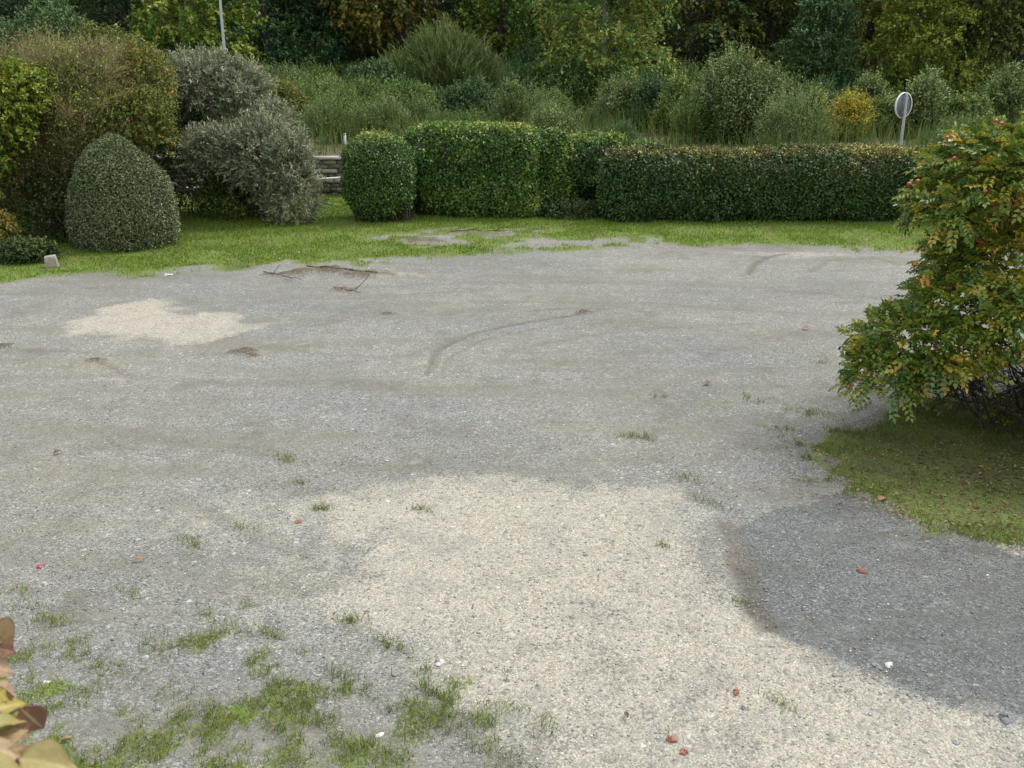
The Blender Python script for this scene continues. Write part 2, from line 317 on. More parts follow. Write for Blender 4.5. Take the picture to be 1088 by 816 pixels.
xs = np.concatenate([-np.geomspace(900, 13.2, 26), np.arange(-13, 13.01, .055), np.geomspace(13.2, 900, 26)])
ys = np.concatenate([[-300, -100, -30, -8, 0, 1.5, 2.6], np.arange(3.0, 17, .045), np.arange(17.05, 24.65, .08), [24.68, 24.72, 24.78, 24.85, 24.92, 25.0], np.geomspace(25.3, 1500, 60)])
X, Y = np.meshgrid(xs, ys, indexing='ij')
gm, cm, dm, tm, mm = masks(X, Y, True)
Z = height(X, Y) + mm * .035 * (.5 + vnoise(X, Y, .09, 70)) + .02 * gm * (Y < 14)
Z -= .012 * tm * ss(.3, .9, tm)
nx, ny = X.shape
lawn_in = (pdist(X, Y, lawn_poly) > 0) & (Y < WALL_Y + .1); verge_in = pdist(X, Y, verge_poly) > 0
VV = np.stack([X, Y, Z], -1).reshape(-1, 3); idx = np.arange(nx * ny).reshape(nx, ny)
Q = np.stack([idx[:-1, :-1], idx[1:, :-1], idx[1:, 1:], idx[:-1, 1:]], -1).reshape(-1, 4)
cls = np.where(Y > WALL_Y - .04, 3, np.where(lawn_in, 1, np.where(verge_in, 2, 0)))[:-1, :-1].ravel()

def ground_material():
    m, nt, out = newmat('ground'); N = NT(nt)
    tc = N.n('ShaderNodeTexCoord').outputs['Object']
    A = lambda k: N.n('ShaderNodeAttribute', attribute_name=k).outputs['Fac']
    def noise(s, d=4., r=.6, v=tc): return N.n('ShaderNodeTexNoise', Vector=v, Scale=s, Detail=d, Roughness=r).outputs['Fac']
    flat = N.n('ShaderNodeMapping', Vector=tc, Scale=(1, 1, .3)).outputs[0]
    v1 = N.n('ShaderNodeTexVoronoi', Vector=flat, Scale=88.); v2 = N.n('ShaderNodeTexVoronoi', Vector=flat, Scale=42.)
    v3 = N.n('ShaderNodeTexVoronoi', Vector=flat, Scale=170.)
    s1 = N.n('ShaderNodeSeparateColor', Color=v1.outputs['Color']).outputs; s2 = N.n('ShaderNodeSeparateColor', Color=v2.outputs['Color']).outputs
    s3 = N.n('ShaderNodeSeparateColor', Color=v3.outputs['Color']).outputs
    grey = N.ramp(s1[0], [(0, (.07, .074, .07)), (.35, (.145, .149, .143)), (.7, (.24, .243, .231)), (.93, (.39, .392, .375)), (1, (.6, .6, .57))])
    greyf = N.ramp(s3[1], [(0, (.08, .083, .078)), (.5, (.168, .170, .161)), (.9, (.27, .27, .255)), (1, (.5, .5, .48))])
    grey = N.mix(.5, grey, greyf)
    big = N.ramp(s2[0], [(0, (.09, .10, .10)), (.5, (.24, .245, .235)), (.9, (.36, .36, .345)), (1, (.6, .6, .57))])
    grey = N.mix(N.m('MULTIPLY', N.m('GREATER_THAN', s2[2], .92), .6), grey, big)
    cream = N.ramp(s1[1], [(0, (.12, .114, .095)), (.25, (.275, .259, .213)), (.7, (.375, .356, .297)), (1, (.57, .55, .50))])
    creamf = N.ramp(s3[0], [(0, (.12, .114, .095)), (.4, (.29, .273, .225)), (1, (.49, .465, .41))])
    cream = N.mix(.5, cream, creamf)
    cream = N.mix(N.m('MULTIPLY', N.m('GREATER_THAN', s2[2], .9), .6), cream, big)
    # silty fines, streaked left-right by tyres
    strk = N.n('ShaderNodeMapping', Vector=tc, Scale=(.35, 1.5, 1)).outputs[0]
    st = noise(1.1, 6., .65, strk); fines = N.smooth(.42, .66, N.m('ADD', st, N.m('MULTIPLY', N.m('SUBTRACT', noise(7, 5., .7), .5), .35)))
    grey = N.mix(N.m('MULTIPLY', fines, .6), grey, N.mix(noise(30, 3), (.105, .096, .076, 1), (.22, .205, .17, 1)))
    l2 = noise(.35, 5.); grey = N.mix(1., grey, N.ramp(l2, [(.3, (.80, .84, .88)), (.7, (1.12, 1.10, 1.05))]), 'MULTIPLY')
    mot = noise(1.6, 8., .72); grey = N.mix(N.m('MULTIPLY', N.smooth(.5, .68, mot), .5), grey, (.115, .10, .078, 1)); grey = N.mix(N.m('MULTIPLY', N.smooth(.52, .7, noise(4.3, 7., .7)), .3), grey, (.33, .325, .30, 1))
    dark_shade_grey = N.mix(1., grey, (.64, .68, .72, 1), 'MULTIPLY')  # darker gravel, with cast shade from the right put into its bluish tone
    # edge break-up by stones
    e = N.m('MULTIPLY', N.m('SUBTRACT', s1[2], .5), .9); e2 = N.m('MULTIPLY', N.m('SUBTRACT', noise(6, 5), .5), .9); ee = N.m('ADD', e, e2)
    e3 = N.m('MULTIPLY', N.m('SUBTRACT', noise(3., 8., .75), .5), 2.2)
    cf = N.smooth(.3, .7, N.m('ADD', A('cream'), N.m('ADD', N.m('MULTIPLY', ee, .55), N.m('MULTIPLY', e3, .45))))
    cf = N.m('MULTIPLY', cf, N.smooth(.1, .5, A('cream')))
    cream2 = N.mix(N.m('MULTIPLY', N.smooth(.45, .7, noise(2.2, 7., .7)), .5), cream, grey)
    c = N.mix(cf, grey, cream2)
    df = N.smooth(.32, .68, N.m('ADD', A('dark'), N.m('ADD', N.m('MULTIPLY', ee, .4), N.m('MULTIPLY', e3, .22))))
    c = N.mix(df, c, dark_shade_grey)
    tr = N.m('MULTIPLY', A('track'), N.m('ADD', .35, N.m('MULTIPLY', noise(9, 4), .9)), clamp=True)
    c = N.mix(N.m('MULTIPLY', tr, .8), c, (.105, .092, .072, 1))
    soil = N.ramp(noise(45, 6., .7), [(.3, (.045, .035, .024)), (.55, (.10, .08, .055)), (.75, (.22, .19, .14))])
    c = N.mix(N.m('MULTIPLY', N.smooth(.35, .8, N.m('ADD', A('mound'), N.m('MULTIPLY', ee, 1.1))), N.smooth(.02, .3, A('mound'))), c, soil)
    turf = N.ramp(noise(60, 5., .75), [(.28, (.04, .055, .014)), (.5, (.115, .17, .03)), (.75, (.22, .26, .07))])
    turf = N.mix(N.smooth(.45, .7, noise(1.7, 5.)), turf, N.mix(.5, turf, soil))
    gf = N.smooth(.3, .75, N.m('ADD', A('grass'), N.m('MULTIPLY', ee, .75)))
    gf = N.m('MULTIPLY', gf, N.smooth(.05, .4, A('grass')))
    c = N.mix(gf, c, turf)
    c = N.mix(N.m('MULTIPLY', N.smooth(.3, .7, N.m('ADD', A('bare'), N.m('MULTIPLY', ee, .8))), N.smooth(0., .2, A('bare'))), c, soil)
    b = N.n('ShaderNodeBsdfPrincipled', Roughness=.92); N.s(b, 'Base Color', c); b.inputs['Specular IOR Level'].default_value = .25
    h = N.m('ADD', N.m('MULTIPLY', N.m('SUBTRACT', 1., v1.outputs['Distance']), 1.), N.m('MULTIPLY', N.m('MULTIPLY', N.m('SUBTRACT', 1., v2.outputs['Distance']), N.m('GREATER_THAN', s2[2], .86)), 1.6))
    h = N.m('ADD', h, N.m('MULTIPLY', noise(12, 6., .7), 1.2))
    bp = N.n('ShaderNodeBump', Strength=.55, Distance=.012, Height=h); nt.links.new(bp.outputs[0], b.inputs['Normal'])
    nt.links.new(b.outputs[0], out.inputs[0]); return m
GM = ground_material()
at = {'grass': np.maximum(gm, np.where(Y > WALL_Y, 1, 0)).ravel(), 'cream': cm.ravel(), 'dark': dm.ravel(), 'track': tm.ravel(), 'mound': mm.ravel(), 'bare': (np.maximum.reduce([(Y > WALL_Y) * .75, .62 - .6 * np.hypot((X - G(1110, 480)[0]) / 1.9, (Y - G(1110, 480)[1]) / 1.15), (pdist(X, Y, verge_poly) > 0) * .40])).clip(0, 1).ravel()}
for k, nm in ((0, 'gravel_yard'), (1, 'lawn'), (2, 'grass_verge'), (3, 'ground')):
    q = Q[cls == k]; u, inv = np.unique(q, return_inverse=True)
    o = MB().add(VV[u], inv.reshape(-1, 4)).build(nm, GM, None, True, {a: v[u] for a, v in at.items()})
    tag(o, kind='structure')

# ------------------------------------------------------------------ grass, pebbles, litter (uncountable)
def blades(P, h, w, lean, tint):
    n = len(P); a = rng.random(n) * 6.283; s = np.stack([np.cos(a), np.sin(a), 0 * a], 1)
    b = rng.random(n) * 6.283; l = np.stack([np.cos(b), np.sin(b), 0 * b], 1) * (lean * rng.random(n))[:, None] * h[:, None]
    m = P + UP * (h * .55)[:, None] + l * .35; t = P + UP * h[:, None] + l
    V = np.stack([P - s * w / 2, P + s * w / 2, m + s * w * .35, m - s * w * .35, t], 1).reshape(-1, 3); i = np.arange(n)[:, None] * 5
    mb = MB(); mb.add(V, np.concatenate([i + [0, 1, 2, ], i + [0, 2, 3], i + [3, 2, 4]]), np.repeat(tint, 5)); return mb
def scatter(x0, x1, y0, y1, n, dens):
    x = rng.uniform(x0, x1, n); y = rng.uniform(y0, y1, n); k = rng.random(n) < dens(x, y); x, y = x[k], y[k]
    return np.stack([x, y, height(x, y)], 1)
def gdens(x, y):
    g = masks(x, y)[0]; return ss(.35, .9, g + (vnoise(x, y, .12, 80) - .5) * .7) * (.35 + .65 * ss(.3, .6, vnoise(x, y, .5, 81)))
P = scatter(-13, 13, 14.5, 24.6, 330000, gdens)
blades(P, rng.uniform(.02, .055, len(P)), .012, .9, np.clip(rng.normal(.45, .2, len(P)) + .35 * (1 - masks(P[:, 0], P[:, 1])[0]), 0, 1)).build('lawn_grass', M['lawn_grass'])
tag(bpy.data.objects['lawn_grass'], 'short mown green grass along the hedges and shrubs', 'grass', kind='stuff')
P = scatter(2.0, 7., 5.2, 9.5, 110000, lambda x, y: gdens(x, y) * (.15 + ss(.35, .6, fbm(x, y, .5, 140))) * (.35 + .65 * ss(.1, .9, np.hypot((x - 4.4) / 1.8, (y - 7.9) / 1.2)))); P[:, 2] += .01
blades(P, rng.uniform(.015, .06, len(P)), .006, 1.3, np.clip(rng.normal(.22, .22, len(P)), 0, 1)).build('verge_grass', M['grass'])
tag(bpy.data.objects['verge_grass'], 'short mossy grass under the rose bush', 'grass', kind='stuff')
tufts = [(447, 542, .07), (205, 577, .08), (672, 462, .09), (690, 465, .06), (757, 535, .07), (732, 508, .09), (415, 688, .1), (375, 662, .08), (372, 728, .18), (330, 736, .12), (455, 735, .1), (310, 755, .12), (165, 690, .1), (80, 697, .13),
         (118, 710, .1), (60, 662, .12), (35, 652, .14), (255, 672, .1), (290, 678, .08), (340, 540, .08), (302, 487, .1), (900, 505, .08), (480, 770, .12), (540, 806, .2), (432, 760, .1), (230, 760, .15), (785, 640, .05), (828, 748, .06), (705, 580, .05),
         (870, 385, .07), (800, 425, .08), (830, 455, .1), (700, 420, .06), (860, 510, .08), (220, 655, .07), (150, 740, .2), (135, 633, .06), (260, 560, .05), (345, 785, .2), (470, 745, .07), (845, 470, .1), (860, 440, .09), (320, 512, .06)]
TP = []
for px, py, r in tufts:
    c = G(px, py); n = int(520 * r / .1 * min(1, r / .1 + .3) * .35); aa = rng.random() * 3.14; q = rng.normal(size=(n, 2)) * r * rng.uniform(.35, .8) * np.array([1.5, .6]); q = q + rng.normal(size=(n, 2)) * r * .2; q = q @ np.array([[math.cos(aa * .3), -math.sin(aa * .3)], [math.sin(aa * .3), math.cos(aa * .3)]]); n0 = vnoise(q[:, 0], q[:, 1], r * .3, 7 + int(px) % 50); q = q[n0 > .42]; TP.append(np.stack([c[0] + q[:, 0], c[1] + q[:, 1]], 1))
TP = np.concatenate(TP); P = scatter(-4, 1.2, 3.3, 6.5, 260000, lambda x, y: ss(.3, .95, masks(x, y)[0] + (vnoise(x, y, .1, 80) - .5) * .8) * .62)
P = np.vstack([P, np.concatenate([TP, height(TP[:, 0], TP[:, 1])[:, None]], 1)]); P = P[rng.random(len(P)) < .8]
dist = P[:, 1]
blades(P, rng.uniform(.018, .07, len(P)) * (.5 + fbm(P[:, 0], P[:, 1], .2, 150)), .0045, 1.8, np.clip(rng.normal(.5, .26, len(P)), 0, 1)).build('yard_grass', M['grass'])
tag(bpy.data.objects['yard_grass'], 'sparse grass tufts sprouting through the gravel yard', 'grass', kind='stuff')
# tall weeds on the raised ground behind the wall
P = scatter(-22, 26, 25.1, 46, 100000, lambda x, y: .25 + .75 * ss(.35, .6, fbm(x, y, 2.5, 90)))
blades(P, rng.uniform(.1, 1., len(P)) * (.5 + vnoise(P[:, 0], P[:, 1], 3., 95)), .024, .7, np.clip(rng.normal(.4, .22, len(P)), 0, 1)).build('tall_weeds', M['weeds'])
tag(bpy.data.objects['tall_weeds'], 'tall straw coloured and green weeds on the raised ground', 'weeds', kind='stuff')
# pebbles
def pebbles(P, s, tint):
    n = len(P); base = np.array([[1, 0, 0], [-1, 0, 0], [0, 1, 0], [0, -1, 0], [0, 0, 1], [0, 0, -1]]) * 1.
    V = base[None] * s[:, None, None] * rng.uniform(.55, 1.2, (n, 6, 1)) * np.array([1, .8, .55]); a = rng.random(n) * 6.283; c, d = np.cos(a)[:, None], np.sin(a)[:, None]
    V = np.stack([V[..., 0] * c - V[..., 1] * d, V[..., 0] * d + V[..., 1] * c, V[..., 2]], -1) + P[:, None]
    f = np.array([[0, 2, 4], [2, 1, 4], [1, 3, 4], [3, 0, 4], [2, 0, 5], [1, 2, 5], [3, 1, 5], [0, 3, 5]]); F = (np.arange(n)[:, None, None] * 6 + f).reshape(-1, 3)
    return MB().add(V.reshape(-1, 3), F, np.repeat(tint, 6))
def pd(x, y):
    g, c, d, t, m_ = masks(x, y); return (1 - ss(.4, .9, g)) * (1 - .5 * c) * (.3 + .7 * ss(.35, .65, fbm(x, y, .8, 110))) * (1 - ss(4., 11., y))
P = scatter(-5, 6, 3.2, 11, 200000, pd); cr = masks(P[:, 0], P[:, 1])
s_ = .003 + .010 * rng.random(len(P)) ** 5; P[:, 2] += s_ * .25
tn = np.clip(rng.normal(.5, .17, len(P)) + (rng.random(len(P)) > .98) * .5 + .3 * cr[1], 0, 1)
o = pebbles(P, s_, tn).build('loose_gravel', M['stone']); tag(o, 'loose grey and white stone chips lying on the yard', 'gravel', kind='stuff')
# leaf litter under the rose bush and by the lawn edge
def ld(x, y):
    c = G(1040, 510); return np.clip(1.2 - np.hypot((x - c[0]) / 1.6, (y - c[1]) / 1.2), 0, 1)
P = scatter(2.0, 6.6, 5.2, 9., 8000, ld); P[:, 2] += .03; q = MB()
leaves(q, P, nz(rdir(len(P)) * [1, 1, .25]), UP + rdir(len(P)) * .4, rng.uniform(.02, .05, len(P)), .018, rng.random(len(P)), .2)
P = scatter(-9, 7, 15.2, 20, 1400, lambda x, y: masks(x, y)[0] * .8); P[:, 2] += .04
leaves(q, P, nz(rdir(len(P)) * [1, 1, .25]), UP + rdir(len(P)) * .4, rng.uniform(.03, .07, len(P)), .03, rng.random(len(P)), .2)
P = scatter(-4, 2, 3.4, 8, 260, lambda x, y: .5 + 0 * x); P[:, 2] += .012
leaves(q, P, nz(rdir(len(P)) * [1, 1, .25]), UP + rdir(len(P)) * .4, rng.uniform(.015, .035, len(P)), .012, rng.random(len(P)), .2)
tag(q.build('leaf_litter', M['litter']), 'scattered small dry fallen leaves', 'leaf litter', kind='stuff')
#PART2
# ------------------------------------------------------------------ clipped hedges and bushes
def sd_box(p, c, h, r):
    q = np.abs(p - c) - (h - r); return np.linalg.norm(np.maximum(q, 0), axis=1) + np.minimum(q.max(1), 0) - r
def clipped(name, base, boxes, n, L, W, mat, label, cat='hedge', tintf=None, thick=.22, r=.22, lump=.07, core=True, lf=2.2, holes=.0):
    """boxes: (cx,cy,cz,hx,hy,hz) in world; union of rounded boxes covered with leaves"""
    base = np.array(base, float); root = empty(name, base, 0, label, cat)
    B = np.array(boxes); lo = (B[:, :3] - B[:, 3:]).min(0) - .1; hi = (B[:, :3] + B[:, 3:]).max(0) + .1
    def sdf(p):
        d = np.full(len(p), 9.)
        for b in B: d = np.minimum(d, sd_box(p, b[:3], b[3:], min(r, b[3:].min() * .95)))
        return d + lump * lump3(p, lf) + lump * .6 * lump3(p, lf * 3.3, 2.) + lump * .5 * lump3(p, lf * 8, 4.)
    Ps = []; g = 0
    while g < n:
        p = rng.uniform(lo, hi, (n * 3, 3)); d = sdf(p); k = (d < rng.exponential(.012, len(d))) & (d > -thick * rng.random(len(d)) ** 1.4)
        k &= rng.random(len(d)) > holes * (lump3(p, lf * 2.2, 9.) > .35)
        Ps.append(p[k]); g += k.sum()
    P = np.concatenate(Ps)[:n]; e = .02
    O = nz(np.stack([sdf(P + [e, 0, 0]) - sdf(P - [e, 0, 0]), sdf(P + [0, e, 0]) - sdf(P - [0, e, 0]), sdf(P + [0, 0, e]) - sdf(P - [0, 0, e])], 1))
    A = nz(O * .5 + UP * .1 + rdir(n) * .9); Nn = nz(O * .7 + UP * .5 + rdir(n) * .65)
    T = rng.normal(.38, .17, n)
    if tintf is not None: T += tintf(P, O)
    mb = MB(); leaves(mb, P - base, A, Nn, L * rng.uniform(.6, 1.3, n), W * rng.uniform(.7, 1.2, n), np.clip(T, 0, 1))
    kz = np.where((O[:, 2] > .35) & (P[:, 2] > B[:, 2].max()))[0]
    if len(kz) > 40:
        kz = rng.choice(kz, min(len(kz), int(26 * sum(2 * b[3] for b in B)))); shoots(mb, P[kz] - base, O[kz], .16, 6, L, W * .8, up=1., rnd=.4, spread=.6, tint=(.45, .9))
    mb.build('foliage', M[mat], root)
    mc = MB()
    for b in B:
        # twiggy interior: a dense fan of bare stems from ground to just under the leaves
        m = int(28 * b[3] * 2 * max(1., b[4] * 2) + 12)
        for _ in range(m):
            x = b[0] + rng.uniform(-1, 1) * b[3] * .85; y = b[1] + rng.uniform(-.6, .6) * b[4]; z1 = b[2] + b[5] * rng.uniform(.3, .88)
            tube(mc, branch((x - base[0], y - base[1], -.02), (x + rng.normal() * .12 - base[0], y + rng.normal() * .2 - base[1], z1 - base[2]), 4, 0, .03), np.linspace(.014, .005, 4), 4)
        c = b[:3] - base; h = b[3:] * .0 + np.maximum(b[3:] - thick * .8, .05)
        if core: box(mc, c + [0, 0, -.03], h * 2 * np.array([1, 1, 1]))  # solid dark core added among the stems to block see-through
    mc.build('branches', M['bark_dark'], root)
    return root
def hb(x0, x1, yb, py_top, depth, py_base):
    """hedge block whose front foot sits on row py_base; x0/x1 photo columns, top row py_top"""
    f = G((x0 + x1) / 2, py_base); a = D(x0, py_base, f[1])[0]; b = D(x1, py_base, f[1])[0]; zt = D(x0, py_top, f[1] + .25)[2]
    return [(a + b) / 2, f[1] + depth / 2, zt / 2, (b - a) / 2, depth / 2, zt / 2]
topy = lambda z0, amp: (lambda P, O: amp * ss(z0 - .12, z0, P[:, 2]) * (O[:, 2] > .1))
# left hedge (bright, chunky)
b1 = hb(430, 568, 0, 138, 1.4, 233); b1b = hb(540, 608, 0, 141, 1.3, 229)
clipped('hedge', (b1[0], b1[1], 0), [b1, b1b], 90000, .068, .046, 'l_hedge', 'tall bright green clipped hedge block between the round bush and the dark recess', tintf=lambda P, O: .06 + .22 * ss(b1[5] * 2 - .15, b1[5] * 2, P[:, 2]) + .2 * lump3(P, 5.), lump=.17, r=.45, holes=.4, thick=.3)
# recessed middle hedge
b2 = hb(580, 672, 0, 146, 1.1, 227); zt2 = b2[2] * 2; b2[2] = zt2 * .64; b2[5] = zt2 * .36; b2b = hb(650, 712, 0, 153, 1.1, 232)
b2s = hb(578, 668, 0, 175, .9, 225)
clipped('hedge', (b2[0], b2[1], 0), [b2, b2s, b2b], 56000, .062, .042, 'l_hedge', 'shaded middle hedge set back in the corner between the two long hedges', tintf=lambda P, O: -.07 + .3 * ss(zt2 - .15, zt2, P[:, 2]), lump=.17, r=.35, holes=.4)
# long right hedge
b3 = hb(642, 1010, 0, 161, 1.2, 238); b3e = hb(1000, 1240, 0, 163, 1.1, 241)
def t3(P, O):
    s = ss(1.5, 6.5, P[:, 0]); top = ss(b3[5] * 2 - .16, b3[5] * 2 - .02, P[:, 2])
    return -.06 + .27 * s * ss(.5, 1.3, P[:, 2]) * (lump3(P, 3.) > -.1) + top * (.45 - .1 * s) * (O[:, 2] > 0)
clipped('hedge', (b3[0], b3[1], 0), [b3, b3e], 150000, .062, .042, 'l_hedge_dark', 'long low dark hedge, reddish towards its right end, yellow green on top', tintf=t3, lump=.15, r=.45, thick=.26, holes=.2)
# round clipped bush
c = G(405, 240); c[0] = D(405, 200, c[1] + .73)[0]; zt = D(405, 141, c[1] + .4)[2]; rr = .73
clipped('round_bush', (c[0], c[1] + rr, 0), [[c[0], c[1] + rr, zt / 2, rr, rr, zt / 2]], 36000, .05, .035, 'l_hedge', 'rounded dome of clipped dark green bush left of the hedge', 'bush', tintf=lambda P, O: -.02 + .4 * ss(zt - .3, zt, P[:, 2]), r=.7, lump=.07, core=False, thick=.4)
# egg shaped clipped bush
c = G(130, 271); c[0] = D(130, 220, c[1] + .93)[0]; zt = D(130, 146, c[1] + .8)[2]
def egg(name, c, rad, zt, n):
    base = np.array([c[0], c[1] + rad, 0]); root = empty(name, base, 0, 'tall egg shaped clipped bush with small silvery green leaves', 'bush')
    a = rng.random(n) * 6.283; t = rng.random(n) ** .85; prof = lambda t: rad * (1 - t ** 2.3) ** .62 * (.93 + .12 * np.sin(np.clip(t * 3, 0, 3.14)))
    r = prof(t); P = np.stack([np.cos(a) * r, np.sin(a) * r, t * zt], 1); O = nz(np.stack([np.cos(a), np.sin(a), .15 + .9 * t ** 2], 1))
    P += O * (  .08 * lump3(P, 2.4) + .03 * lump3(P, 9., 3.) - .2 * rng.random(n) ** 2 + rng.exponential(.008, n))[:, None]
    mb = MB(); leaves(mb, P, nz(O * .6 + rdir(n) * .8 + UP * .2), nz(O * .7 + UP * .4 + rdir(n) * .7), .042 * rng.uniform(.6, 1.3, n), .024, np.clip(rng.normal(.5, .2, n), 0, 1)); mb.build('foliage', M['l_cone'], root)
    mc = MB(); th = np.linspace(0, 1, 12); tube(mc, np.stack([0 * th, 0 * th, th * zt * .93], 1), np.maximum(prof(th * .97) - .17, .02), 14)  # solid dark core added under the leaves in place of separate branches
    mc.build('branches', M['bark_dark'], root); return root
egg('egg_shaped_bush', c, .93, zt, 60000)

# ------------------------------------------------------------------ grey shrub
gb = G(262, 240); gy = gb[1] + .9
shrub('grey_shrub', (gb[0], gy, 0), [pe(276, 164, gy, 48, 34, .7, -.5), pe(309, 198, gy, 28, 46, .6, -.5), pe(234, 160, gy, 38, 24, .6, -.4), pe(292, 180, gy, 30, 38, .5, -.2), pe(212, 90, gy, 42, 30, .9, .9), pe(252, 98, gy, 32, 28, .8, .9), pe(284, 128, gy, 28, 18, .5, .5), pe(186, 120, gy, 22, 42, .6, 1.)],
      8200, .24, 12, .08, .021, 'l_grey', 'large silvery grey shrub with narrow leaves and dark hollow at its foot', stem='bark_dark', nst=22, r0=.045, depth=.38, up=.45, rnd=.6, spread=.6, tint=(.1, .95), lump=.36, lf=5.)
# undergrowth leaves below it
def low_shrub(label, px, py, w, h, mat, n, L=.06, W=.035, y=None, cat='shrub', tint=(.1, .7), dy=.2, name='low_shrub', **kw):
    c = G(px, py); y = c[1] + dy if y is None else y; s = (y * cp + CH * sp) / FPX
    zc = h * s * .45
    return shrub(name, (c[0], y, 0), [(c[0], y, zc, w * s, w * s * .7, h * s * .6)], n, .12, 6, L, W, mat, label, cat, tint=tint, nst=10, r0=.01, **kw)
low_shrub('low leafy green shrub under the grey shrub', 225, 244, 34, 44, 'l_scrub', 800, dy=1.3)
low_shrub('dark ivy clump beside the concrete block', 22, 280, 34, 20, 'l_under', 900, .05, .04, cat='ivy')
low_shrub('small orange and green shrub at the foot of the twiggy bush', -2, 272, 20, 45, 'l_orange', 500, tint=(.3, 1), dy=.1)
low_shrub('dark low plant at the foot of the hedge recess', 607, 232, 34, 16, 'l_under', 600, .05, .03, cat='plant', dy=.1)
low_shrub('dark leafy undergrowth bush behind the twiggy bush', 70, 262, 90, 75, 'l_under', 2600, dy=.9)
low_shrub('tall dark bush filling the gap behind the egg shaped bush', 165, 250, 60, 105, 'l_under', 2600, dy=2.6)
low_shrub('dark bush beside the wall left of the grey shrub', 20, 235, 110, 90, 'l_under', 3600, .07, .045, dy=1.)

# ------------------------------------------------------------------ twiggy brown shrub and its neighbours
def twiggy(label, base, ells, nmain, ntw, seed):
    base = np.array(base); root = empty('twiggy_shrub', base, 0, label, 'shrub')
    E = [(e[0] - base[0], e[1] - base[1], e[2], *e[3:]) for e in ells]; q, o = crownpts(E, nmain, .35, .1, .5)
    mb = MB(); mt = MB(); allp = []
    for t in q:
        b = np.array([rng.normal() * .22, rng.normal() * .2, -.05]); pts = branch(b, t, 9, .1, .02); tube(mb, pts, np.linspace(rng.uniform(.012, .03), .005, 9), 5); allp.append(pts[3:])
    allp = np.concatenate(allp); idx = rng.integers(0, len(allp), ntw); p = allp[idx]; out = nz(p - np.array([0, 0, .6])); d = nz(out * .7 + UP * .25 + rdir(ntw) * .9)
    ln = rng.uniform(.2, .7, ntw); mid = p + d * (ln * .5)[:, None] + rdir(ntw) * .03
    end = p + nz(d + UP * .1 + rdir(ntw) * .5) * ln[:, None]
    for a_, b_, w in ((p, mid, .010), (mid, end, .007)):
        s = nz(np.cross(b_ - a_, rdir(ntw))) * w / 2; s2 = nz(np.cross(b_ - a_, s)) * w / 2
        V = np.stack([a_ + s, a_ - s * .5 + s2, a_ - s * .5 - s2, b_], 1).reshape(-1, 3); i = np.arange(ntw)[:, None] * 4
        mt.add(V, np.concatenate([i + [0, 1, 3], i + [1, 2, 3], i + [2, 0, 3]]), np.repeat(rng.random(ntw), 4))
    k = rng.integers(0, ntw, ntw); P = end[k] + rdir(ntw) * .05
    leaves(mt, P, nz(rdir(ntw) + UP * .3), rdir(ntw), .045, .022, np.where(rng.random(ntw) < .15 + .4 * (lump3(P, 2.) > .2), 1., rng.random(ntw) * .8))
    mb.build('branches', M['twig'], root); mt.build('twigs', M['l_brown'], root); return root
tb = G(62, 262); ty = tb[1] + 1.0
twiggy('brown twiggy half bare shrub left of the egg shaped bush', (tb[0], ty, 0), [pe(75, 125, ty, 62, 62, 1.), pe(25, 165, ty, 50, 62, .9), pe(108, 105, ty, 40, 45, .8, .3), pe(40, 100, ty, 45, 45, .8, .4)], 110, 42000, 1)
y0 = ty - 1.
shrub('leafy_shrub', (D(-25, 250, y0)[0], y0, 0), [pe(-5, 115, y0, 46, 42, .7), pe(22, 95, y0, 30, 30, .6, .1), pe(-40, 150, y0, 50, 60, .8)], 2300, .18, 8, .07, .05, 'l_maple', 'bright yellow green leafy shrub at the left edge above the twigs', nst=16, r0=.03, tint=(.35, .9), droop=.3, lump=.25)
y0 = ty + .9
shrub('leafy_shrub', (D(150, 240, y0)[0], y0, 0), [pe(152, 92, y0, 34, 42, .7), pe(125, 130, y0, 34, 34, .7, -.9), pe(162, 130, y0, 24, 34, .5, -.9), pe(110, 75, y0, 40, 25, .8, .4), pe(120, 165, y0, 24, 30, .5, -.7)], 3400, .18, 9, .052, .034, 'l_olive', 'olive green shrub with orange leaves above the egg shaped bush', nst=20, r0=.03, tint=(.2, .9), lump=.18)
# loose leafy growth mixed into the twigs
shrub('leafy_shrub', (D(60, 255, ty - .3)[0], ty - .3, 0), [pe(60, 95, ty - .3, 50, 34, .6), pe(95, 130, ty - .3, 40, 30, .6, .2), pe(20, 190, ty - .3, 40, 40, .5)], 380, .25, 6, .05, .035, 'l_maple', 'loose yellow green leaves growing through the brown twigs', nst=20, r0=.012, tint=(.1, .8), depth=.8, lump=.3)
y0 = ty + 2.6
shrub('leafy_shrub', (D(60, 230, y0)[0], y0, 0), [pe(60, 50, y0, 34, 42, .9), pe(20, 70, y0, 45, 40, 1.)], 1500, .25, 8, .08, .045, 'l_blue', 'blue green round topped shrub above the brown twigs', nst=16, r0=.03, tint=(.2, .8), lump=.15)
shrub('leafy_shrub', (D(110, 230, y0)[0], y0 + .3, 0), [pe(108, 62, y0, 36, 30, .9), pe(140, 75, y0, 35, 30, .8)], 1100, .25, 7, .08, .05, 'l_olive', 'loose olive and orange leaved shrub behind the brown twigs', nst=16, r0=.03, tint=(.2, .8), lump=.2)
# dark trunk in the gap beside the egg shaped bush
tr = empty('tree_stump', (D(68, 255, ty + .4)[0], ty + .4, 0), 0, 'dark upright trunk in the gap left of the egg shaped bush', 'trunk')
mb = MB(); tube(mb, branch((0, 0, -.1), (.05, 0, 1.9), 8, 0, .01), np.linspace(.13, .09, 8), 9); tube(mb, branch((0, 0, 1.), (.7, -.2, 1.5), 6, .05, .03), np.linspace(.05, .015, 6), 6); mb.build('trunk', M['bark_dark'], tr, True)

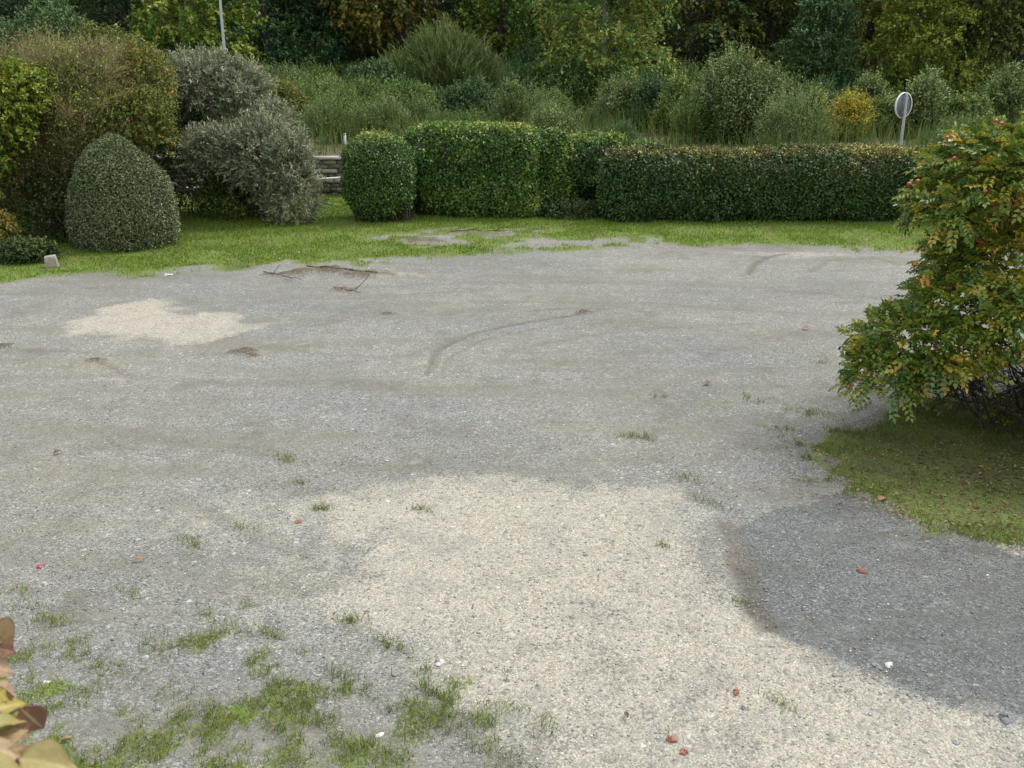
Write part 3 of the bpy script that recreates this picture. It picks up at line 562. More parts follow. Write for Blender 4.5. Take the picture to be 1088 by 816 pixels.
# ------------------------------------------------------------------ rose bush on the right
rb = G(1112, 460); ry = rb[1] + .2
rE = [pe(985, 365, ry, 66, 34, .6, -.35), pe(938, 398, ry, 34, 36, .4, -.4), pe(990, 400, ry, 34, 18, .3, .5), pe(1072, 285, ry, 76, 62, .9, 0), pe(1018, 328, ry, 48, 34, .6, -.3), pe(1075, 345, ry, 60, 26, .6, -.4), pe(1060, 187, ry, 68, 46, .8, .1), pe(1004, 222, ry, 34, 28, .45, 0), pe(1150, 230, ry, 110, 110, 1.1, .2), pe(1210, 280, ry, 120, 90, 1.1, -.2), pe(1110, 245, ry, 90, 80, 1., .9)]
rE += [(5.75, 8.1, 1.0, 1.1, 1.2, 1.15), (5.5, 7.2, .75, .9, .9, .8), (6.9, 7.6, 1.0, 1.1, 1.1, 1.1), (5.9, 9.1, 1.2, 1.1, 1., 1.2)]  # unseen lobes added off frame to block sun and sky over the verge
root = empty('rose_bush', (rb[0], ry, 0), 0, 'large rose bush with green and yellow leaves and red hips on the right verge', 'bush'); bse = np.array([rb[0], ry, 0])
E = [(e[0] - bse[0], e[1] - bse[1], e[2], *e[3:]) for e in rE]
n = 14500; p, o = crownpts(E, n,   .42, .24, .15, 4.2, -.45)
d = nz(o * .8 + UP * .1 + rdir(n) * .6); Lr = rng.uniform(.10, .17, n); nn = nz(UP * .9 + o * .4 + rdir(n) * .35); side = nz(np.cross(d, nn)); nn = np.cross(side, d)
yl = lump3(p, 2.6, 1.) ; bt = np.clip(rng.normal(.38, .13, n) + .2 * ss(.1, .5, yl) * rng.random(n) * 1.5 + .4 * (rng.random(n) > .95), 0, 1)
mb = MB()
for k in range(9):
    t = [.25, .25, .48, .48, .7, .7, .9, .9, 1.][k]; sg = 0 if k == 8 else (1 if k % 2 == 0 else -1)
    P = p + d * (Lr * t)[:, None]; P[:, 2] -= .35 * t * t * Lr
    A = nz(d * (.45 if sg else 1.) + side * sg * .9 - UP * .25 * t + rdir(n) * .12)
    leaves(mb, P, A, nn + rdir(n) * .25, .052 * rng.uniform(.8, 1.2, n), .034 * rng.uniform(.8, 1.15, n), np.clip(bt + rng.normal(0, .05, n), 0, 1), .22, .25)
mb.build('foliage', M['l_rose'], root)
mb = MB(); q, _ = crownpts(E, 150, .3, .05, -.5, 2., -.98)
pts_all = []
q = np.vstack([q[:60], [D(px, py, ry + dy) - bse for px, py, dy in zip(rng.uniform(915, 1110, 46), rng.uniform(365, 430, 46), rng.uniform(-.6, .5, 46))]])
for t in q:
    b = np.array([rng.normal() * .34, rng.normal() * .3, -.03]); pts = branch(b, t, 9, .05 + .12 * (t[2] < .8), .03); tube(mb, pts, np.linspace(rng.uniform(.004, .010), .0025, 9), 5); pts_all.append(pts[2:])
pa = np.concatenate(pts_all); side_twigs(mb, pa, 900, .35, .003)
mb.build('branches', M['bark_dark'], root, True)
hips = [(1058, 128), (1064, 131), (1006, 146), (1014, 168), (966, 195), (975, 192), (1047, 203), (1078, 290), (972, 281), (1085, 156), (1072, 212), (1055, 218), (1082, 208)]
for i, (px, py) in enumerate(hips):
    c = D(px, py, ry - (.55 if py > 180 else .15)) - bse; mb = MB(); t = np.linspace(-1, 1, 8)
    r = .017 * np.sqrt(np.clip(1 - t ** 2, .03, 1)); tube(mb, np.stack([c[0] + 0 * t, c[1] + 0 * t, c[2] + t * .014], 1), r, 8)
    tube(mb, [c + [0, 0, -.014], c + [.004, .03, -.07]], [.003, .002], 4)
    mb.build('rose_hip', M['hip'], root, True)
# young growth at verge
low_shrub('small yellow leaved seedling under the rose bush', 1062, 450, 14, 22, 'l_yellow', 50, .04, .02, cat='plant', dy=0)

# ------------------------------------------------------------------ plant by the camera, bottom left
def bigleaf(mb, base, tip, width, nrm, droop=.1, cup=.15, tint=0.):
    base = np.array(base); tip = np.array(tip); a = tip - base; L = np.linalg.norm(a); a /= L; s = nz(np.cross(a, nrm)); nm = np.cross(s, a); U, W = 16, 10
    V = []
    for i in range(U + 1):
        t = i / U; w = width * (math.sin(math.pi * min(1, t ** .75)) ** 1.15) * (1 - .1 * t) * 1.15 + .0008; c = base + a * L * t + nm * (math.sin(t * 3.1) * .05 * L - droop * L * t * t)
        for j in range(W + 1):
            v = j / W * 2 - 1; V.append(c + s * v * w * .5 + nm * (abs(v) ** 1.3 * cup * w + .014 * L * math.sin(9 * t + 4 * v) * (.3 + abs(v)) + .006 * L * math.sin(23 * t + 2 * v)))
    F = [[i * (W + 1) + j, i * (W + 1) + j + 1, (i + 1) * (W + 1) + j + 1, (i + 1) * (W + 1) + j] for i in range(U) for j in range(W)]
    mb.add(V, F, [abs(j / W * 2 - 1) for i in range(U + 1) for j in range(W + 1)])
def blotch(name, base, spot, alt, thr=.55, sc_=40., tr=.25):
    m, nt, out = newmat(name); N = NT(nt); tc = N.n('ShaderNodeTexCoord').outputs['Object']
    n1 = N.n('ShaderNodeTexNoise', Vector=tc, Scale=sc_, Detail=4., Roughness=.6).outputs['Fac']; n2 = N.n('ShaderNodeTexNoise', Vector=tc, Scale=9., Detail=3.).outputs['Fac']
    n3 = N.n('ShaderNodeTexNoise', Vector=tc, Scale=130., Detail=5., Roughness=.7).outputs['Fac']; c = N.mix(N.smooth(.4, .62, n2), base, alt); c = N.mix(N.m('MULTIPLY', N.smooth(.5, .7, n3), .45), c, spot); c = N.mix(N.smooth(thr, thr + .06, n1), c, spot); rib = N.n('ShaderNodeAttribute', attribute_name='tint').outputs['Fac']; c = N.mix(N.m('MULTIPLY', N.m('SUBTRACT', 1., N.smooth(.02, .16, rib)), .5), c, (.5, .42, .22, 1)); c = N.mix(N.m('MULTIPLY', N.smooth(.8, 1., rib), .45), c, spot)
    b = N.n('ShaderNodeBsdfPrincipled', Roughness=.5); N.s(b, 'Base Color', c); t = N.n('ShaderNodeBsdfTranslucent', Color=c)
    bp = N.n('ShaderNodeBump', Strength=.6, Distance=.006, Height=N.m('ADD', n1, N.m('MULTIPLY', n3, .4))); nt.links.new(bp.outputs[0], b.inputs['Normal'])
    mx = N.n('ShaderNodeMixShader', Fac=tr); nt.links.new(b.outputs[0], mx.inputs[1]); nt.links.new(t.outputs[0], mx.inputs[2]); nt.links.new(mx.outputs[0], out.inputs[0]); return m
M['fl_yellow'] = blotch('yellow_spotted_leaf', (.34, .28, .06, 1), (.09, .05, .02, 1), (.22, .23, .05, 1), .54)
M['fl_pink'] = blotch('pinkish_leaf', (.32, .17, .11, 1), (.13, .06, .035, 1), (.33, .24, .12, 1), .62)
M['fl_green'] = blotch('fading_green_leaf', (.22, .27, .07, 1), (.3, .19, .09, 1), (.33, .28, .11, 1), .6, 25)
M['fl_brown'] = blotch('withered_brown_leaf', (.085, .05, .03, 1), (.24, .12, .07, 1), (.17, .09, .055, 1), .55)
M['fl_tan'] = blotch('faded_tan_leaf', (.36, .25, .16, 1), (.2, .1, .06, 1), (.42, .32, .21, 1), .58)
FR = empty('garden_shrub', (-1.05, .75, 0), 0, 'withering shrub leaves at the bottom left corner beside the viewpoint', 'shrub'); fb = np.array([-1.05, .75, 0])
def fp(px, py, t): d = ray(px, py); return d / np.linalg.norm(d) * t + np.array([0, 0, CH])
L_ = [('fl_green', (-30, 668), (20, 664), 1.50, 1.5, .035, (0, -.3, 1)), ('fl_pink', (-25, 672), (17, 690), 1.45, 1.47, .07, (.2, -.9, .6)), ('fl_brown', (-5, 688), (19, 694), 1.44, 1.44, .02, (.2, -.9, .6)), ('fl_tan', (-40, 700), (20, 714), 1.42, 1.45, .05, (0, -.6, 1)),
      ('fl_green', (-25, 726), (12, 718), 1.42, 1.45, .03, (0, -.6, 1)), ('fl_tan', (-8, 732), (24, 742), 1.5, 1.53, .032, (0, -.5, 1)), ('fl_yellow', (-45, 770), (36, 742), 1.36, 1.42, .075, (.1, -.8, .8)), ('fl_brown', (22, 752), (52, 776), 1.38, 1.4, .04, (.3, -.9, .5)),
      ('fl_green', (-40, 782), (34, 760), 1.33, 1.38, .03, (0, -.4, 1)), ('fl_pink', (-30, 800), (34, 772), 1.36, 1.38, .045, (0, -.6, 1)), ('fl_tan', (-50, 800), (45, 800), 1.29, 1.33, .035, (0, -.5, 1)), ('fl_pink', (-10, 812), (56, 822), 1.31, 1.34, .05, (.1, -.7, 1)),
      ('fl_green', (20, 806), (92, 818), 1.31, 1.3, .05, (0, -.7, 1)), ('fl_green', (-40, 830), (40, 822), 1.27, 1.3, .06, (0, -.5, 1)), ('fl_tan', (10, 768), (36, 785), 1.4, 1.4, .02, (0, -.6, 1)), ('fl_pink', (-70, 760), (0, 800), 1.34, 1.34, .07, (0, -.6, 1))]
mst = MB()
for i, (m_, a, b, t0, t1, w, nr) in enumerate(L_):
    mb = MB(); A_, B_ = fp(*a, t0) - fb, fp(b[0] * .92, b[1], t1) - fb; bigleaf(mb, A_, B_, w * .85, np.array(nr, float)); mb.build('leaf', M[m_], FR, True)
    root_pt = np.array([rng.uniform(-.05, .1), rng.uniform(-.05, .1), 0]); jn = np.array([.02 + .03 * (i % 4), .12 + .02 * (i % 3), 1.9 + .06 * (i % 5)])
    if i % 4 == 0: tube(mst, branch(root_pt, jn, 8, 0, .01), np.linspace(.009, .005, 8), 6); last = jn
    tube(mst, branch(last, A_, 5, .02, .02), np.linspace(.004, .002, 5), 5)
mst.build('stem', M['twig'], FR, True)

# ------------------------------------------------------------------ wall, rail, post, railing, sign, lamps, block
def stone_wall():
    root = empty('stone_wall', (0, WALL_Y - .14, 0), 0, 'low rough stone retaining wall with pale coping behind the bushes', 'wall')
    mb = MB(); z = -.05
    for r_ in range(8):
        hgt = rng.uniform(.09, .125); x = -19.
        while x < 14:
            w = rng.uniform(.09, .4); box(mb, (x + w / 2, rng.normal() * .025, z + hgt / 2), (w - .015, .30, hgt - .015), 0, rng.random(), rng.uniform(.94, .99)); x += w
        z += hgt
    mb.build('stonework', WM, root); mc = MB(); x = -19.
    while x < 14:
        w = rng.uniform(.5, .9); box(mc, (x + w / 2, -.03 + rng.normal() * .01, z + .03 + rng.normal() * .006), (w - .01, .38, .06), 0, rng.random(), .98); x += w
    mc.build('coping', M['coping'], root); mk = MB(); box(mk, (-2.5, .02, z / 2 - .03), (32.8, .2, z - .03)); mk.build('mortar', M['bark_dark'], root); return z + .06
WM = leafmat('wall_stone', [(0, (.10, .10, .10)), (.5, (.2, .2, .2)), (1, (.36, .36, .36))], transl=0., rough=.95, noise=8., spec=.2)
M['coping'] = simple('coping_stone', (.24, .23, .21), (.42, .41, .38), 6, .95, bump=.3)
wz = stone_wall()
ly = 24.0
a = D(196, 200, ly); b = D(372, 187.5, ly)
root = empty('low_rail', (b[0], ly, 0), 0, 'thin white metal rail on short posts in front of the stone wall', 'rail'); bs = np.array([b[0], ly, 0])
mb = MB(); tube(mb, [a - bs, b - bs + [.5, 0, .02]], .025, 8); mb.build('rail', M['white_metal'], root, True)
for t in (0.02, .35, .78, 1.08):
    c = a + (b - a) * t - bs; mb = MB(); tube(mb, [[c[0], .03, -.1], [c[0], .03, c[2] - .01]], .022, 6); mb.build('post', M['bark_dark'], root, True)
c = D(367.5, 167, WALL_Y - .1); c[2] = wz - .03; mb = MB(); box(mb, (0, 0, .27), (.06, .04, .56)); box(mb, (0, 0, .56), (.075, .05, .02)); o = mb.build('marker_post', M['metal']); o.location = c
tag(o, 'short white post on top of the stone wall beside the round bush', 'post')
# dark railing far behind
yr = 37.; a = D(322, 112, yr); b = D(384, 112, yr); z0 = height(0, yr) + .05
root = empty('metal_railing', ((a[0] + b[0]) / 2, yr, z0), 0, 'dark metal railing in the scrub in front of the wood', 'railing'); cx = (a[0] + b[0]) / 2
h = a[2] - z0; Wd = (b[0] - a[0]); mb = MB(); tube(mb, [[-Wd / 2, 0, h], [Wd / 2, 0, h]], .03, 6); tube(mb, [[-Wd / 2, 0, .12], [Wd / 2, 0, .12]], .02, 6); mb.build('top_rail', M['dark_metal'], root)
mb = MB()
for x in np.arange(-Wd / 2 + .1, Wd / 2, .12): tube(mb, [[x, 0, .1], [x, 0, h]], .01, 5)
mb.build('bars', M['dark_metal'], root)
for x in (-Wd / 2, 0, Wd / 2): mb = MB(); tube(mb, [[x, 0, -.2], [x, 0, h + .05]], .035, 6); mb.build('post', M['dark_metal'], root)
# road sign seen from behind
sy = 23.3; cc = D(961.5, 112, sy); root = empty('road_sign', (cc[0], sy, 0), 0, 'back of a round road sign on a grey pole behind the long hedge', 'sign')
rs = .285; ang = R(33); mb = MB(); n = 40; th = np.linspace(0, 2 * math.pi, n, endpoint=False)
def ringp(r, yy): 
    q = np.stack([np.cos(th) * r, 0 * th + yy, np.sin(th) * r], 1); c_, s_ = math.cos(ang), math.sin(ang)
    return np.stack([q[:, 0] * c_ - q[:, 1] * s_, q[:, 0] * s_ + q[:, 1] * c_, q[:, 2]], 1) + [-.02, .03, cc[2]]
def annulus(mb, rings):
    V = np.concatenate(rings); k = len(rings); F = [[i * n + j, i * n + (j + 1) % n, (i + 1) * n + (j + 1) % n, (i + 1) * n + j] for i in range(k - 1) for j in range(n)]; mb.add(V, F)
annulus(mb, [ringp(.001, .01), ringp(rs - .012, .01), ringp(rs - .012, .016), ringp(.001, .016)]); mb.build('sign_plate', M['signback'], root)
mb = MB(); annulus(mb, [ringp(rs - .014, -.018), ringp(rs, -.018), ringp(rs, .022), ringp(rs - .014, .022), ringp(rs - .014, -.018)]); mb.build('rim', M['white_metal'], root)
mb = MB(); tube(mb, [[.0, -.03, -.3], [0, -.03, 1.], [.0, -.03, cc[2] + rs - .02]], .035, 10); mb.build('pole', M['metal'], root, True)
for dz in (-.16, .16): mb = MB(); box(mb, (.0, .002, cc[2] + dz), (.12, .05, .03)); mb.build('bracket', M['metal'], root)
# street lamps
def lamp(label, px0, py0, px1, py1, y, r, ht):
    a = D(px0, py0, y); b = D(px1, py1, y); g = float(height(a[0], y)); sl = (b[0] - a[0]) / (b[2] - a[2]); root = empty('street_lamp', (a[0] - sl * (a[2] - g), y, g), 0, label, 'lamp')
    mb = MB(); tube(mb, [[0, 0, -.3], [sl * 1.2, 0, 1.2]], r * 1.5, 10); tube(mb, [[sl * 1.2, 0, 1.2], [sl * ht, 0, ht]], [r * 1.05, r * .7], 10); mb.build('pole', M['metal'], root, True)
    mb = MB(); x = sl * ht; tube(mb, [[x - .28, 0, ht - .01], [x - .2, 0, ht + .03], [x - .1, 0, ht + .05], [x + .05, 0, ht + .02]], [.05, .09, .08, .05], 8); mb.build('lamp_head', M['white_metal'], root, True); return root
lamp('slim leaning grey street lamp behind the grey shrub', 240, 72, 234, 2, 33., .055, D(234, -1, 33)[2] - .9)
lamp('thin distant lamp pole between the trees', 882, 45, 882, 0, 46., .05, 8.5)
# concrete block
c = G(56, 284); mb = MB(); box(mb, (0, 0, .09), (.2, .16, .2), .3, 0, .82); o = mb.build('concrete_block', M['concrete']); o.location = (c[0], c[1], .0)
o.rotation_euler = (R(4), R(-5), 0); bv = o.modifiers.new('b', 'BEVEL'); bv.width = .012; bv.segments = 2
tag(o, 'small rough concrete block on the lawn at the left', 'block')

# ------------------------------------------------------------------ scrub on the raised ground
def scrub(label, px, top, hw, y, mat, n, L, W, name='wild_shrub', lobes=3, cat='shrub', slen=.35, nl=9, stem='bark', **kw):
    c = D(px, top, y); g = float(height(c[0], y)); s = (y * cp + (CH - c[2]) * sp) / FPX; H = c[2] - g; E = []
    lobes += 3
    for i in range(lobes):
        f = 1 if i == 0 else rng.uniform(.45, .92); dx = 0 if i == 0 else rng.uniform(-.7, .7) * hw * s
        E.append((c[0] + dx, y + (0 if i == 0 else rng.uniform(-.4, .4) * hw * s), g + H * .5 * f, hw * s * (.55 if i == 0 else rng.uniform(.3, .6)), hw * s * .55, H * .5 * f))
    n = int(n * 1.5); slen *= 1.3; L *= 1.25; W *= 1.3; kk = dict(up=1.1, lump=.38, depth=.6, rnd=.38, r0=.03, nst=12, lf=4.); kk.update(kw)
    return shrub(name, (c[0], y, g - .02), E, n, slen, nl, L, W, mat, label, cat, stem=stem, **kk)
scrub('broad feathery grey green willow behind the round bush', 468, 46, 56, 42, 'l_willow', 1700, .22, .03, lobes=5, slen=.9, nl=11, rnd=.25, spread=.35, up=1.2)
scrub('dense blue green shrub left of the feathery willow', 402, 68, 34, 40, 'l_blue', 900, .12, .06, lobes=3)
scrub('small pale upright shrub near the metal railing', 338, 92, 20, 36, 'l_willow', 420, .14, .03, lobes=2, rnd=.3, up=1.3, slen=.5)
scrub('orange tinged round shrub above the stone wall', 300, 92, 24, 32, 'l_olive', 600, .08, .05, lobes=2, tint=(.3, 1))
scrub('fine leaved green shrub above the left hedge', 430, 92, 42, 33, 'l_scrub', 1500, .075, .035, lobes=4)
scrub('blue green shrub rising above the hedge top middle', 500, 90, 38, 34, 'l_blue', 1200, .08, .035, lobes=4, tint=(.1, .6))
scrub('pale green sapling above the hedge recess', 543, 88, 12, 31, 'l_willow', 260, .07, .04, lobes=1, name='sapling', slen=.3)
scrub('low pale shrub with cream leaves behind the hedge recess', 580, 122, 20, 27, 'l_willow', 420, .06, .035, lobes=2)
scrub('dark green dense shrub behind the hedge recess', 600, 68, 52, 38, 'l_scrub', 1800, .10, .055, lobes=5, tint=(0, .4))
scrub('pale grey leaved shrub right of the dark dense shrub', 668, 84, 26, 33, 'l_willow', 800, .08, .03, lobes=3, tint=(0, .6))
scrub('narrow dark shrub between pale shrubs', 692, 88, 18, 32, 'l_blue', 600, .08, .04, lobes=2, tint=(0, .5))
scrub('olive sapling left of the large willow bush', 722, 85, 20, 31, 'l_scrub', 700, .075, .035, lobes=3, tint=(.2, .9))
scrub('large loose pale willow bush behind the long hedge', 783, 62, 50, 29, 'l_willow', 2600, .085, .03, lobes=5, slen=.45, tint=(.05, .8), rnd=.4, nst=24)
scrub('thin pale sapling right of the large willow bush', 842, 88, 14, 31, 'l_willow', 300, .08, .035, lobes=1, name='sapling')
scrub('short sapling in front of the blue green tree', 866, 97, 14, 30, 'l_scrub', 350, .07, .035, lobes=1, name='sapling', tint=(.3, .9))
scrub('bright yellow bush behind the long hedge', 906, 106, 30, 29, 'l_yellow', 1100, .06, .032, lobes=3, tint=(.05, .8), rnd=.6)
scrub('pale upright saplings clump right of the yellow bush', 925, 84, 22, 33, 'l_willow', 700, .09, .04, lobes=3, name='sapling', tint=(.1, .9))
scrub('pale leafy sapling just right of the road sign', 990, 80, 18, 30, 'l_willow', 560, .08, .04, lobes=2, name='sapling', tint=(.1, .9))
scrub('dark bramble shrub behind the rose bush', 1030, 108, 34, 29, 'l_scrub', 1000, .07, .045, lobes=3, tint=(0, .9))
scrub('pale green upright shrub at the right edge', 1078, 74, 28, 32, 'l_willow', 900, .09, .035, lobes=3, tint=(0, .6))
scrub('low green scrub between sign and yellow bush', 945, 112, 24, 31, 'l_scrub', 700, .07, .04, lobes=2)
# waist high background scrub filling between, copied
proto = []
for k, (mt, lab) in enumerate([('l_scrub', 0), ('l_willow', 0), ('l_blue', 0), ('l_scrub', 0)]):
    E = [(0, 0, .8, .9, .8, .8), (.6, .2, .6, .7, .6, .6), (-.6, -.1, .55, .7, .6, .55)]
    r_ = shrub('wild_shrub', (0, 0, 0), E, 800, .6, 9, .10, .04, mt, 'wild shrub in the thicket between the hedges and the wood', 'shrub', 'wild shrubs of the thicket in front of the wood', up=1., rnd=.35, spread=.6, lump=.45, depth=.7, r0=.02, nst=8, lf=3.); proto.append(r_)
i = 0
for row, (yy, step) in enumerate(((28.5, 85), (32, 55), (37, 48), (43, 40), (50, 34), (56, 30))):
    for px in np.arange(-180, 1300, step):
        p = px + rng.uniform(-20, 20); y = yy + rng.uniform(-2, 2); x = D(p, 100, y)[0]; k = rng.integers(0, 4)
        hide = (858 < p < 955 and y < 30.5) or (915 < p < 1000 and y < 31)
        if not hide: o = proto[k] if i < 4 and k == i else copy_tree(proto[k])
        s = rng.uniform(.5, 1.2) * (.65 + .13 * row); ra, rb_ = rng.random() * 6.28, rng.uniform(.8, 1.3)
        if hide: continue
        o.location = (x, y, float(height(x, y)) - .03); o.rotation_euler.z = ra; o.scale = (s, s, s * rb_); i += 1
for k, o in enumerate(proto):
    if o.location.y < 1: x = [-14, -9, 13, 17][k]; o.location = (x, 40 + k, float(height(x, 40 + k)))

# ------------------------------------------------------------------ forest trees
def tree(name, label, H, cb, rad, mat, bark='bark', nb=26, nsh=26, L=.2, W=.13, flat=.4, droop=.3, tr=.22, nl=9, group=None, tint=(.1, .75), cat='tree', slen=.6, top=.35, bend=.4):
    root = empty(name, (0, 0, 0), 0, label, cat, group); tp = branch((0, 0, -.3), (rng.normal() * bend, rng.normal() * bend, H * .95), 12, 0, .006)
    mt = MB(); tube(mt, tp, np.linspace(tr, tr * .15, 12), 9); mc = MB(); P_, O_ = [], []
    for i in range(nb):
        f = (i + rng.random()) / nb; z = cb + (H - cb) * f ** 1.15; a = i * 2.4 + rng.normal() * .5
        rr = rad * (1 - (1 - top) * f ** 2.) * rng.uniform(.55, 1.)
        k = min(11, max(1, int(z * .93 / H * 11))); st = tp[k] * 1.
        e = np.array([math.cos(a) * rr, math.sin(a) * rr, z - droop * rr * .3]) + [tp[k][0], tp[k][1], 0]
        st = np.array([tp[k][0], tp[k][1], max(.5, min(z - rr * .15, H * .9))])
        tube(mt, branch(st, e, 6, .08, .03), np.linspace(tr * .33 * (1 - .6 * f), .012, 6), 5)
        br = rr * rng.uniform(.34, .52) + .3; nsh2 = int(nsh * 2.2)
        m = st + (e - st) * .72
        p, o = crownpts([(m[0], m[1], m[2] + 20, br, br, br * flat)], nsh2, .45, .3, .35, 1.5); p[:, 2] -= 20
        # boughs slope down outwards
        dd = (p[:, :2] - st[:2]); p[:, 2] -= droop * np.linalg.norm(dd, axis=1) * .22; P_.append(p); O_.append(o)
    p = np.concatenate(P_); o = np.concatenate(O_); shoots(mc, p, o, slen, nl, L, W, up=.1, rnd=.6, spread=.9, droop=droop, tint=tint, nup=1.)
    mt.build('trunk', M[bark], root, True); mc.build('crown', M[mat], root); return root
def put(o, px, y, s=1., rz=None, dz=0.):
    x = D(px, 90, y)[0]; o.location = (x, y, float(height(x, y)) + dz); o.rotation_euler.z = rng.random() * 6.28 if rz is None else rz; o.scale = (s, s, s); return o
t_dark = tree('broadleaf_tree', 'tall dark broadleaf tree among others deep in the wood', 15, 2.6, 4.6, 'l_dark', 'bark_dark', nb=30, nsh=30)
t_dark2 = tree('broadleaf_tree', 'tall dark broadleaf tree among others deep in the wood', 16, 1.6, 5.2, 'l_dark', 'bark_dark', nb=34, nsh=28, droop=.5)
t_con = tree('conifer_tree', 'dark conifer among others at the left of the wood', 17, 1.0, 3.6, 'l_conifer', 'bark_dark', nb=40, nsh=30, L=.22, W=.05, flat=.22, droop=.8, nl=12, top=.1)
t_olive = tree('broadleaf_tree', 'olive green tree with yellowing leaves in the back of the wood', 14, 1.8, 4.4, 'l_olive', 'bark_dark', nb=30, nsh=28)
protos = [t_dark, t_dark2, t_con, t_olive]; used = set()
def place(k, px, y, s=1., label=None, group='trees of the wood behind the yard'):
    o = protos[k] if k not in used else copy_tree(protos[k]); used.add(k); put(o, px, y, s); o['group'] = group
    if label: o['label'] = label
    return o
for row, (yy, step) in enumerate(((57, 105), (66, 80), (78, 60), (90, 48))):
    for px in np.arange(-330, 1430, step):
        p = px + rng.uniform(-25, 25); k = 2 if (p < 180 and rng.random() < .6) else (3 if (p > 880 and rng.random() < .5) else int(rng.integers(0, 2)))
        place(k, p, yy + rng.uniform(-3, 3), rng.uniform(.85, 1.25))
uni = [
 (tree('maple_tree', 'yellow green maple beside the leaning street lamp', 11, 1.8, 3.4, 'l_maple', nb=26, nsh=30, L=.2, W=.16, tint=(.2, .95)), 205, 43),
 (tree('ash_tree', 'deep green ash with drooping leaf clusters right of the street lamp', 14, .8, 4.2, 'l_ash', 'bark_dark', nb=36, nsh=34, L=.22, W=.1, droop=.6, tint=(.1, .9)), 292, 50),
 (tree('ash_tree', 'deep green ash next to the dark opening above the railing', 13, 1.8, 3.4, 'l_ash', 'bark_dark', nb=30, nsh=32, L=.22, W=.1, droop=.6), 345, 54),
 (tree('maple_tree', 'orange brown autumn maple above the feathery willow', 13, 3.4, 3.6, 'l_orange', 'bark_dark', nb=26, nsh=30, L=.22, W=.17, droop=.4, tint=(.2, .95)), 432, 51),
 (tree('broadleaf_tree', 'dark tree with yellow green lower sprays left of the pale trunk', 12, 1.9, 3.2, 'l_maple', 'bark_dark', nb=26, nsh=26, tint=(0, .8)), 530, 48),
 (tree('broadleaf_tree', 'mid green slender tree beside the pale trunked tree', 10, 1.6, 2.6, 'l_bright', 'bark', nb=26, nsh=28, L=.16, W=.1, tint=(0, .6)), 588, 46),
 (tree('young_tree', 'bright green young tree with a slim pale trunk in the middle of the wood edge', 11, 1.6, 3.2, 'l_bright', 'bark_pale', nb=34, nsh=30, L=.16, W=.11, tint=(.25, .95), tr=.11, bend=.1), 640, 40),
 (tree('beech_tree', 'dark beech with low spreading boughs above the large willow bush', 13, 2.6, 4.4, 'l_dark', 'bark_dark', nb=28, nsh=34, flat=.22, droop=.6, tint=(.3, .95)), 735, 50),
 (tree('beech_tree', 'second dark spreading beech left of the distant lamp pole', 13, 2.4, 4.0, 'l_dark', 'bark_dark', nb=28, nsh=34, flat=.22, droop=.6, tint=(.3, .9)), 815, 52),
 (tree('small_tree', 'bushy blue green small tree under the distant lamp pole', 4.6, .3, 1.9, 'l_blue', 'bark', nb=24, nsh=26, L=.15, W=.08, tint=(.0, .6), tr=.1), 868, 42),
 (tree('broadleaf_tree', 'olive brown tree above the yellow bush', 12, 2.6, 3.2, 'l_olive', 'bark_dark', nb=26, nsh=28, tint=(.3, .95)), 915, 50),
 (tree('young_tree', 'layered yellow green young tree above the road sign', 9, .8, 2.3, 'l_maple', 'bark', nb=34, nsh=22, flat=.25, L=.16, W=.11, tint=(.3, .9), tr=.1), 975, 42),
 (tree('broadleaf_tree', 'olive tree with a thick dark trunk at the right edge', 13, 2.8, 3.8, 'l_olive', 'bark_dark', nb=26, nsh=30, tint=(.0, .7), tr=.4, bend=.1), 1078, 44),
 (tree('broadleaf_tree', 'olive tree with a slim dark trunk left of the thick trunk', 12, 2.8, 3.2, 'l_olive', 'bark_dark', nb=24, nsh=28, tint=(.0, .7), tr=.2, bend=.1), 1016, 45),
 (tree('conifer_tree', 'dark conifer with sky showing through at the top left', 16, 3., 3.0, 'l_conifer', 'bark_dark', nb=30, nsh=26, L=.2, W=.05, flat=.25, droop=.7, nl=12, top=.1), 30, 50),
 (tree('conifer_tree', 'dark conifer left of the yellow green maple', 16, 2.2, 3.0, 'l_conifer', 'bark_dark', nb=34, nsh=28, L=.2, W=.05, flat=.25, droop=.7, nl=12, top=.1), 140, 52)]
for o, px, y in uni: put(o, px, y)
# closing rows of dense trees far behind
tb_ = tree('broadleaf_tree', 'dense far tree closing the back of the wood', 13, .4, 5., 'l_dark', 'bark_dark', nb=34, nsh=30, L=.42, W=.3, tr=.3); tb_['group'] = 'far trees closing the back of the wood'; first = True
for yy, step in ((100, 55), (110, 55)):
    for px in np.arange(-420, 1520, step):
        o = tb_ if first else copy_tree(tb_); first = False; put(o, px + rng.uniform(-15, 15), yy + rng.uniform(-3, 3), rng.uniform(.9, 1.3))
